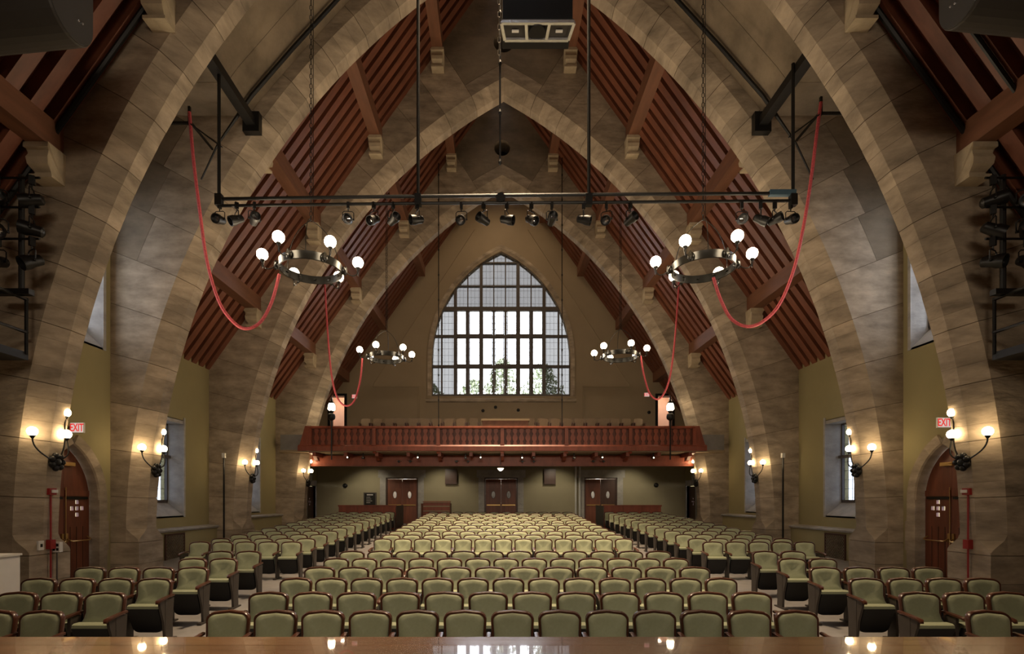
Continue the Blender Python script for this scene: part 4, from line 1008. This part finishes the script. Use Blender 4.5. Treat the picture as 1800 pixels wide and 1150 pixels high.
# side lighting galleries with their booms
for sgn, side in ((-1, 'left'), (1, 'right')):
    g = thing('lighting_gallery', 'black railed lighting gallery against the nearest %s pier' % side, 'gallery', (sgn * 8.84, 8.2, 4.62), group='black lighting galleries')
    b = MB(); b.loft([[(0, -2.2, 0.0), (sgn * 1.36, -2.2, 0), (sgn * 1.36, -2.2, 0.14), (0, -2.2, 0.14)], [(0, 1.4, 0.0), (sgn * 1.36, 1.4, 0), (sgn * 1.36, 1.4, 0.14), (0, 1.4, 0.14)]]); b.build('platform', 'black', g)
    for z in (0.50, 1.10):
        b = MB(); b.tube([(0, -2.2, z), (0, 1.38, z)], 0.03, 6); b.build('rail', 'black', g)
    for y in (-2.1, -0.4, 1.36):
        b = MB(); b.tube([(0, y, 0.1), (0, y, 1.13)], 0.03, 6); b.build('post', 'black', g)
    # boom: an upright pipe clamped to the rail
    px = 38 if sgn < 0 else 1763
    bx = P(px, 500, 9.35).x
    t = thing('lighting_boom', 'black upright pipe with stage lights on the %s gallery' % side, 'pipe stand', (bx, 9.35, 5.66), group='upright lighting booms')
    b = MB(); b.tube([(0, 0, 0.06), (0, 0, 2.2)], 0.045, 8); b.build('pipe', 'black', t, True)
    b = MB(); b.box(-0.45, 0.18, -0.06, 0.06, 0.06, 0.16) if sgn < 0 else b.box(-0.18, 0.45, -0.06, 0.06, 0.06, 0.16); b.build('foot', 'black', t)
    for zz in (0.72, 1.28, 1.80):
        b = MB(); b.tube([(-0.40, -0.09, zz + 0.30), (0.40, -0.09, zz + 0.30)], 0.022, 6); b.build('cross_arm', 'black', t)
    names = ['lower', 'middle', 'upper']
    for zi, zz in enumerate((0.72, 1.28, 1.80)):
        for s2, pos in ((-1, 'left'), (1, 'right')):
            fixture((bx + s2 * 0.30, 9.22, 5.66 + zz + 0.26), s2 * (0.9 if zi else 0.3) * -1 + (0.2 * sgn), (zi + (s2 > 0)) % 3, 'black stage light, %s of the %s pair on the %s boom' % (pos, names[zi], side), 'stage lights on the side booms', 1.05)
    # sprinkler pipes along the front roof
    t = thing('sprinkler_pipe', 'black pipe with a bright edge running up the front roof, %s side' % side, 'pipe', (0, ARCH[0] - 0.14, 0), group='black pipes up the front roof')
    b = MB(); b.tube([(sgn * x, 0, RZ - RS * x - 0.11) for x in (2, 5, 7, 9.0, 9.9)], 0.05, 7); b.build('pipe', 'black', t, True)
t = thing('sprinkler_pipe', 'second thin pipe running up the front roof, right side', 'pipe', (0, ARCH[0] - 1.1, 0), group='black pipes up the front roof')
b = MB(); b.tube([(x, 0, RZ - RS * x - 0.11) for x in (2, 5, 7, 9.0, 9.9)], 0.04, 7); b.build('pipe', 'black', t, True)

# ----------------------------------------------------------------------------- signs, alarms, small wall fittings
def lettering(txt, size, m, parent, loc, rot):
    c = bpy.data.curves.new('lettering', 'FONT'); c.body = txt; c.size = size; c.align_x = 'CENTER'; c.align_y = 'CENTER'; c.extrude = 0.002; c.offset = 0.004
    tmp = bpy.data.objects.new('lettering_curve', c); COL.objects.link(tmp); dg = bpy.context.evaluated_depsgraph_get(); dg.update()
    me = bpy.data.meshes.new_from_object(tmp.evaluated_get(dg)); bpy.data.objects.remove(tmp)
    me.materials.clear(); me.materials.append(M[m])
    return put('lettering', me, parent, loc, rot)
def exit_sign(p, label, arm):
    t = thing('exit_sign', label, 'sign', tuple(p), group='lit exit signs')
    b = MB(); b.box(-0.145, 0.145, 0.0, 0.045, -0.11, 0.11); b.build('housing', 'white', t)
    b = MB(); b.box(-0.135, 0.135, -0.004, 0.0, -0.10, 0.10); b.build('face', 'signface', t)
    o = lettering('EXIT', 0.20, 'signred', t, (0, -0.007, -0.005), (PI / 2, 0, 0)); o.scale = (0.72, 1.15, 1)
    b = MB(); b.box(min(arm, 0), max(arm, 0), 0.01, 0.035, -0.03, 0.03); b.build('bracket', 'greypaint', t)
exit_sign(P(135, 752, 11.3), 'lit exit sign above the left arched door', -0.42)
exit_sign(P(1660, 743, 11.3), 'lit exit sign above the right arched door', 0.42)
for px, py, lab, a in ((623, 697, 'small lit exit sign beside left stair doorway on balcony', 0), (1137, 694, 'small lit exit sign beside right stair doorway on balcony', 0)):
    exit_sign(P(px, py, YB - 0.06), lab, a)

def alarm(sgn, label):
    zc = 2.22; xs = R * math.cos(math.asin((zc - ZS) / R)) - XC
    t = thing('fire_alarm', label, 'fire alarm', (sgn * 9.0, ARCH[0] + 0.42, fz(10.3)), group='red fire alarms on the near piers')
    b = MB(); b.box(-0.05, 0.05, -0.08, 0.08, 1.98, 2.11); b.build('horn_box', 'redpaint', t)
    b = MB(); b.box(*sorted((-sgn * 0.06, -sgn * 0.09)), -0.05, 0.07, 2.02, 2.08); b.build('strobe', 'white', t)
    b = MB(); b.tube([(0, 0, 0), (0, 0, 1.98)], 0.017, 7); b.build('conduit', 'redpaint', t, True)
    b = MB(); b.box(-0.05, 0.05, -0.06, 0.06, 0.92, 1.10); b.build('pull_station', 'redpaint', t)
alarm(-1, 'red fire alarm on a red pipe against the near left pier')
alarm(1, 'red fire alarm on a red pipe against the near right pier')
v = P(99, 960, 10.62)
t = thing('outlet_box', 'grey four outlet box on a thin conduit by the left arched door', 'outlet box', (-8.97, 10.38, fz(10.38)))
zo = v.z - fz(10.5)
b = MB(); b.box(-0.075, 0.075, -0.03, 0.05, zo - 0.10, zo + 0.10); b.build('box', 'white', t)
for i in (-1, 1):
    for j in (-1, 1): b = MB(); b.box(i * 0.034 - 0.022, i * 0.034 + 0.022, -0.035, -0.03, zo + j * 0.042 - 0.026, zo + j * 0.042 + 0.026); b.build('outlet', 'black', t)
b = MB(); b.tube([(0, 0, 0), (0, 0, zo - 0.1)], 0.016, 6); b.build('conduit', 'greypaint', t)
t = thing('wall_plate', 'small pale switch plate on the near left pier base', 'wall plate', (-9.03, ARCH[0] + 0.22, 1.18))
b = MB(); b.box(-0.02, 0.02, -0.06, 0.06, -0.09, 0.09); b.build('plate', 'white', t); b = MB(); b.box(0.02, 0.03, -0.02, 0.02, -0.03, 0.03); b.build('switch', 'black', t)
t = thing('white_cabinet', 'white cabinet at the far left edge behind the front chairs', 'cabinet', (-8.30, 8.1, fz(8.1)))
b = MB(); b.box(-0.42, 0.40, -0.2, 0.3, 0.0, 1.08); b.build('body', 'white', t); b = MB(); b.box(-0.36, 0.34, -0.215, -0.2, 0.08, 1.0); b.build('door', 'white', t); b = MB(); b.box(-0.44, 0.42, -0.22, 0.32, 1.08, 1.11); b.build('top', 'white', t); b = MB(); b.lathe([(0.03, 0), (0.05, 0.06), (0.02, 0.11)], (0.25, 0.05, 1.11), 'Z', 10); b.build('knob', 'white', t)
# thin dark posts with a white head on the third piers
for sgn, side in ((-1, 'left'), (1, 'right')):
    v = P(393 if sgn < 0 else 1377, 805, ARCH[2] - 0.08); z0 = fz(ARCH[2]); 
    t = thing('conduit_post', 'thin dark conduit with a white box on the third %s pier' % side, 'conduit', (v.x, ARCH[2] - 0.06, z0), group='thin conduits on the third piers')
    b = MB(); b.tube([(0, 0, 0), (0, 0, v.z - z0)], 0.03, 6); b.build('pipe', 'black', t); b = MB(); b.box(-0.05, 0.05, -0.05, 0.05, v.z - z0, v.z - z0 + 0.16); b.build('box', 'white', t)
    # heating grille below the ledge
    y0, y1 = (15.3, 16.3)
    t = thing('radiator_grille', 'dark lattice heating grille under the %s wall ledge' % side, 'grille', (sgn * (WX - 0.29), (y0 + y1) / 2 - 0.1, 0.24), group='heating grilles')
    b = MB(); b.box(*sorted((0, sgn * 0.02)), -0.46, 0.46, 0.0, 0.78); b.build('back', 'black', t)
    b = MB()
    for k in range(-8, 12):
        for d in (-1, 1):
            a0, a1 = k * 0.095 - 0.46, k * 0.095 - 0.46 + 0.78; lo, hi = max(a0, -0.44), min(a1, 0.44)
            if hi - lo < 0.03: continue
            p0 = (-sgn * 0.012, d * lo, lo - a0); p1 = (-sgn * 0.012, d * hi, hi - a0); b.bar(p0, p1, 0.018, 0.02, (1, 0, 0))
    lt = b.build('lattice', 'wallstone', t)
    b = MB(); b.plate(rect(-0.48, 0.48, -0.02, 0.80), [rect(-0.43, 0.43, 0.03, 0.75)], lambda u, v, w: (-sgn * w, u, v), 0.0, 0.03); b.build('frame', 'darkdoor', t)
# ----------------------------------------------------------------------------- back of the hall
t = thing('partition', 'red wooden partition behind the rear left seat block', 'partition', (-6.3, 24.45, fz(24.4)), group='partitions behind the side seats')
b = MB()
for i in range(3):
    b = MB(); b.box(-1.33 + i * 0.89, -1.33 + (i + 1) * 0.89 - 0.01, 0, 0.06, 0, 1.08); b.build('panel', 'balcony', t)
b = MB(); b.box(-1.36, 1.37, -0.03, 0.09, 1.08, 1.15); b.build('cap', 'balcony', t)
b = MB(); b.box(1.30, 1.36, 0.06, 1.9, 0, 1.12); b.build('return_panel', 'darkdoor', t)
t = thing('partition', 'red wooden partition behind the rear right seat block', 'partition', (6.1, 24.45, fz(24.4)), group='partitions behind the side seats')
for i in range(3):
    b = MB(); b.box(-1.33 + i * 0.89, -1.33 + (i + 1) * 0.89 - 0.01, 0, 0.06, 0, 1.08); b.build('panel', 'balcony', t)
b = MB(); b.box(-1.37, 1.36, -0.03, 0.09, 1.08, 1.15); b.build('cap', 'balcony', t)
b = MB(); b.box(-1.36, -1.30, 0.06, 1.9, 0, 1.12); b.build('return_panel', 'greypaint', t)
# pew
t = thing('pew', 'brown wooden pew against the end wall left of the middle door', 'bench', (-3.42, 27.6, fz(27.6)))
for z0, z1 in ((0.52, 0.72), (0.77, 0.97), (1.02, 1.20)): b = MB(); b.box(-0.72, 0.72, 0.1, 0.15, z0, z1); b.build('back_slat', 'balcony', t)
b = MB(); b.box(-0.72, 0.72, -0.35, 0.12, 0.40, 0.46); b.build('seat', 'balcony', t)
for s in (-1, 1): b = MB(); b.box(*sorted((s * 0.72, s * 0.77)), -0.38, 0.18, 0, 1.15); b.build('end_board', 'purlin', t)
b = MB(); b.box(-0.74, 0.74, 0.08, 0.18, 1.22, 1.27); b.build('top_rail', 'balcony', t)
# wall mounted dark speakers
for px, lab in ((792.5, 'left'), (967, 'right')):
    v = P(px, 838, YB - 0.3)
    t = thing('wall_speaker', 'dark brown flat speaker on the end wall, %s of the middle door' % lab, 'loudspeaker', (v.x, YB - 0.16, v.z), group='flat speakers under the balcony')
    b = MB(); b.box(-0.32, 0.32, -0.06, 0.13, -0.42, 0.42); b.build('cabinet', 'darkdoor', t); b = MB(); b.box(-0.29, 0.29, -0.075, -0.06, -0.39, 0.39); b.build('cloth', 'darkdoor', t)
# notice board
v = P(650, 878, YB - 0.1)
t = thing('notice_board', 'dark notice board with pale text left of the left end door', 'notice board', (v.x, YB - 0.07, v.z))
b = MB(); b.box(-0.33, 0.33, -0.0, 0.05, -0.38, 0.36); b.build('board', 'black', t)
b = MB(); b.plate(rect(-0.35, 0.35, -0.40, 0.38), [rect(-0.30, 0.30, -0.35, 0.33)], XZ, -0.02, 0.02); b.build('frame', 'greypaint', t)
b = MB(); b.box(-0.17, 0.17, -0.006, 0.0, 0.22, 0.28); b.build('heading_strip', 'paper', t)
for k in range(4): b = MB(); b.box(-0.2, 0.02 + 0.05 * (k % 3), -0.006, 0.0, 0.10 - k * 0.1, 0.13 - k * 0.1); b.build('text_strip', 'greystone', t)
# round wall dials
for px, py, lab in ((606, 854, 'left'), (1154, 853, 'right')):
    v = P(px, py, YB - 0.1)
    t = thing('wall_bell', 'small round bell on the end wall, %s side under balcony' % lab, 'bell', (v.x, YB - 0.06, v.z), group='round wall bells')
    b = MB(); b.lathe([(0.13, 0.05), (0.13, 0.0), (0.09, -0.04), (0.02, -0.05)], (0, 0, 0), 'Y', 14); b.build('gong', 'bronze', t, True)
    b = MB(); b.lathe([(0.04, 0.0), (0.04, -0.06)], (0, 0, 0), 'Y', 10); b.build('boss', 'black', t, True)
# small dials above the balcony
for px, py, lab in ((849, 722, 'left'), (871, 716, 'middle'), (911, 721, 'right'), (1141, 725, 'far right')):
    v = P(px, py, YB - 0.05)
    b = MB(); b.lathe([(0.09, 0.04), (0.09, 0.0), (0.05, -0.03)], (0, 0, 0), 'Y', 12)
    tag(b.build('wall_disc', 'black', None, True, (v.x, YB - 0.05, v.z)), 'small dark disc on the end wall above balcony seats, %s one' % lab, 'wall disc', group='dark discs above the balcony')
# pair of pale pipes beside the right door
t = thing('riser_pipe', 'pair of pale vertical pipes left of the right end door', 'pipes', (4.22, YB - 0.12, fz(29)))
for dx in (-0.10, 0.12): b = MB(); b.tube([(dx, 0, 0), (dx, 0, 3.3)], 0.055, 8); b.build('pipe', 'paper', t, True)
# pendant under the balcony
v = P(880, 824, 23.2)
t = thing('pendant_lamp', 'small lit bowl pendant under the middle of balcony', 'pendant lamp', (v.x, BY + 0.15, v.z))
b = MB(); b.lathe([(0.02, -0.10), (0.10, -0.05), (0.145, 0.03)], (0, 0, 0), 'Z', 12); b.build('bowl', 'smallglow', t, True)
b = MB(); b.lathe([(0.02, -0.15), (0.03, -0.10)], (0, 0, 0), 'Z', 8); b.build('finial', 'bronze', t)
b = MB(); b.tube([(0, 0, 0.02), (0, 0, 0.55)], 0.012, 6)
for k in range(3): a = k * 2.1; b.tube([(0.14 * math.cos(a), 0.14 * math.sin(a), 0.03), (0, 0, 0.3)], 0.008, 4)
b.build('stem', 'bronze', t)
# small track heads and boxes under the balcony
for k, px in enumerate((612, 637, 735, 818, 845, 918, 938, 1010, 1058, 1150)):
    v = P(px, 797, BY + 0.4); dark = k in (1, 3, 6, 7)
    t = thing('track_light', 'small black spotlight under balcony edge, %s from the left' % ORD[k], 'spotlight', (v.x, BY + 0.35 + 0.2 * (k % 2), 4.16 - 0.10), group='small spotlights under the balcony')
    b = MB(); b.lathe([(0.05, 0.14), (0.065, 0.05), (0.065, -0.08)], (0, 0, -0.12), 'Y', 10); b.build('head', 'black', t, True)
    b = MB(); b.lathe([(0.034, -0.082), (0.01, -0.086)], (0, 0, -0.12), 'Y', 10); b.build('lens', 'smallglow' if not dark else 'lens', t)
    b = MB(); b.box(-0.02, 0.02, -0.02, 0.02, -0.1, 0.10); b.build('stem', 'black', t)
# fittings on the face of the under-beam
for k, px in enumerate((702, 722, 803, 823, 918, 938, 1042, 1060)):
    v = P(px, 811, BY + 1.1)
    t = thing('beam_spotlight', 'tiny bracket spotlight on the red beam under balcony, %s from the left' % ORD[k], 'spotlight', (v.x, BY + 1.10, v.z), group='tiny spotlights on the beam')
    b = MB(); b.lathe([(0.05, 0.0), (0.03, -0.06)], (0, 0, 0), 'Y', 8); b.build('mount', 'black', t, True)
    b = MB(); b.lathe([(0.04, -0.05), (0.055, -0.16)], (0, 0, -0.02), 'Y', 8); b.build('head', 'black', t, True)
    b = MB(); b.tube([(-0.13, -0.06, 0.02), (0, -0.06, 0.0), (0.13, -0.06, 0.02)], 0.012, 5); b.build('arm', 'steel', t)
# lanterns at the balcony ends
for sgn, side, px in ((-1, 'left', 583), (1, 'right', 1178)):
    v = P(px, 716, BY - 0.16)
    t = thing('lantern_post', 'lit glass lantern on a dark post at the %s end of balcony front' % side, 'lantern', (v.x, BY - 0.18, 4.1), group='lanterns at the balcony ends')
    h = v.z - 4.1
    b = MB(); b.tube([(0, 0, -0.3), (0, 0, h - 0.28)], 0.03, 7); b.build('post', 'black', t, True)
    b = MB(); b.lathe([(0.05, h - 0.60), (0.15, h - 0.52), (0.17, h - 0.42), (0.15, h - 0.32), (0.06, h - 0.26)], (0, 0, 0), 'Z', 12); b.build('spot_can', 'black', t, True)
    b = MB(); b.lathe([(0.10, h - 0.16), (0.16, h - 0.10), (0.15, h + 0.06), (0.11, h + 0.16)], (0, 0, 0), 'Z', 12); b.build('globe', 'globe', t, True)
    b = MB(); b.lathe([(0.12, h + 0.16), (0.13, h + 0.19), (0.04, h + 0.27), (0.012, h + 0.5)], (0, 0, 0), 'Z', 10); b.build('cap', 'black', t, True)
    b = MB(); b.lathe([(0.03, h - 0.28), (0.11, h - 0.20), (0.11, h - 0.16)], (0, 0, 0), 'Z', 10); b.build('cup', 'black', t, True)
# recessed washers under the balcony light the end wall
for x in (-7.2, -3.2, 2.9, 7.0):
    d = bpy.data.lights.new('wall_washer', 'SPOT'); d.energy = 90; d.color = (1.0, 0.86, 0.62); d.spot_size = 1.7; d.spot_blend = 0.7; d.shadow_soft_size = 0.08
    o = bpy.data.objects.new('wall_washer', d); COL.objects.link(o); o.location = (x, YB - 1.9, 3.88); o.rotation_euler = (Vector((x, YB, 1.6)) - Vector(o.location)).to_track_quat('-Z', 'Y').to_euler()
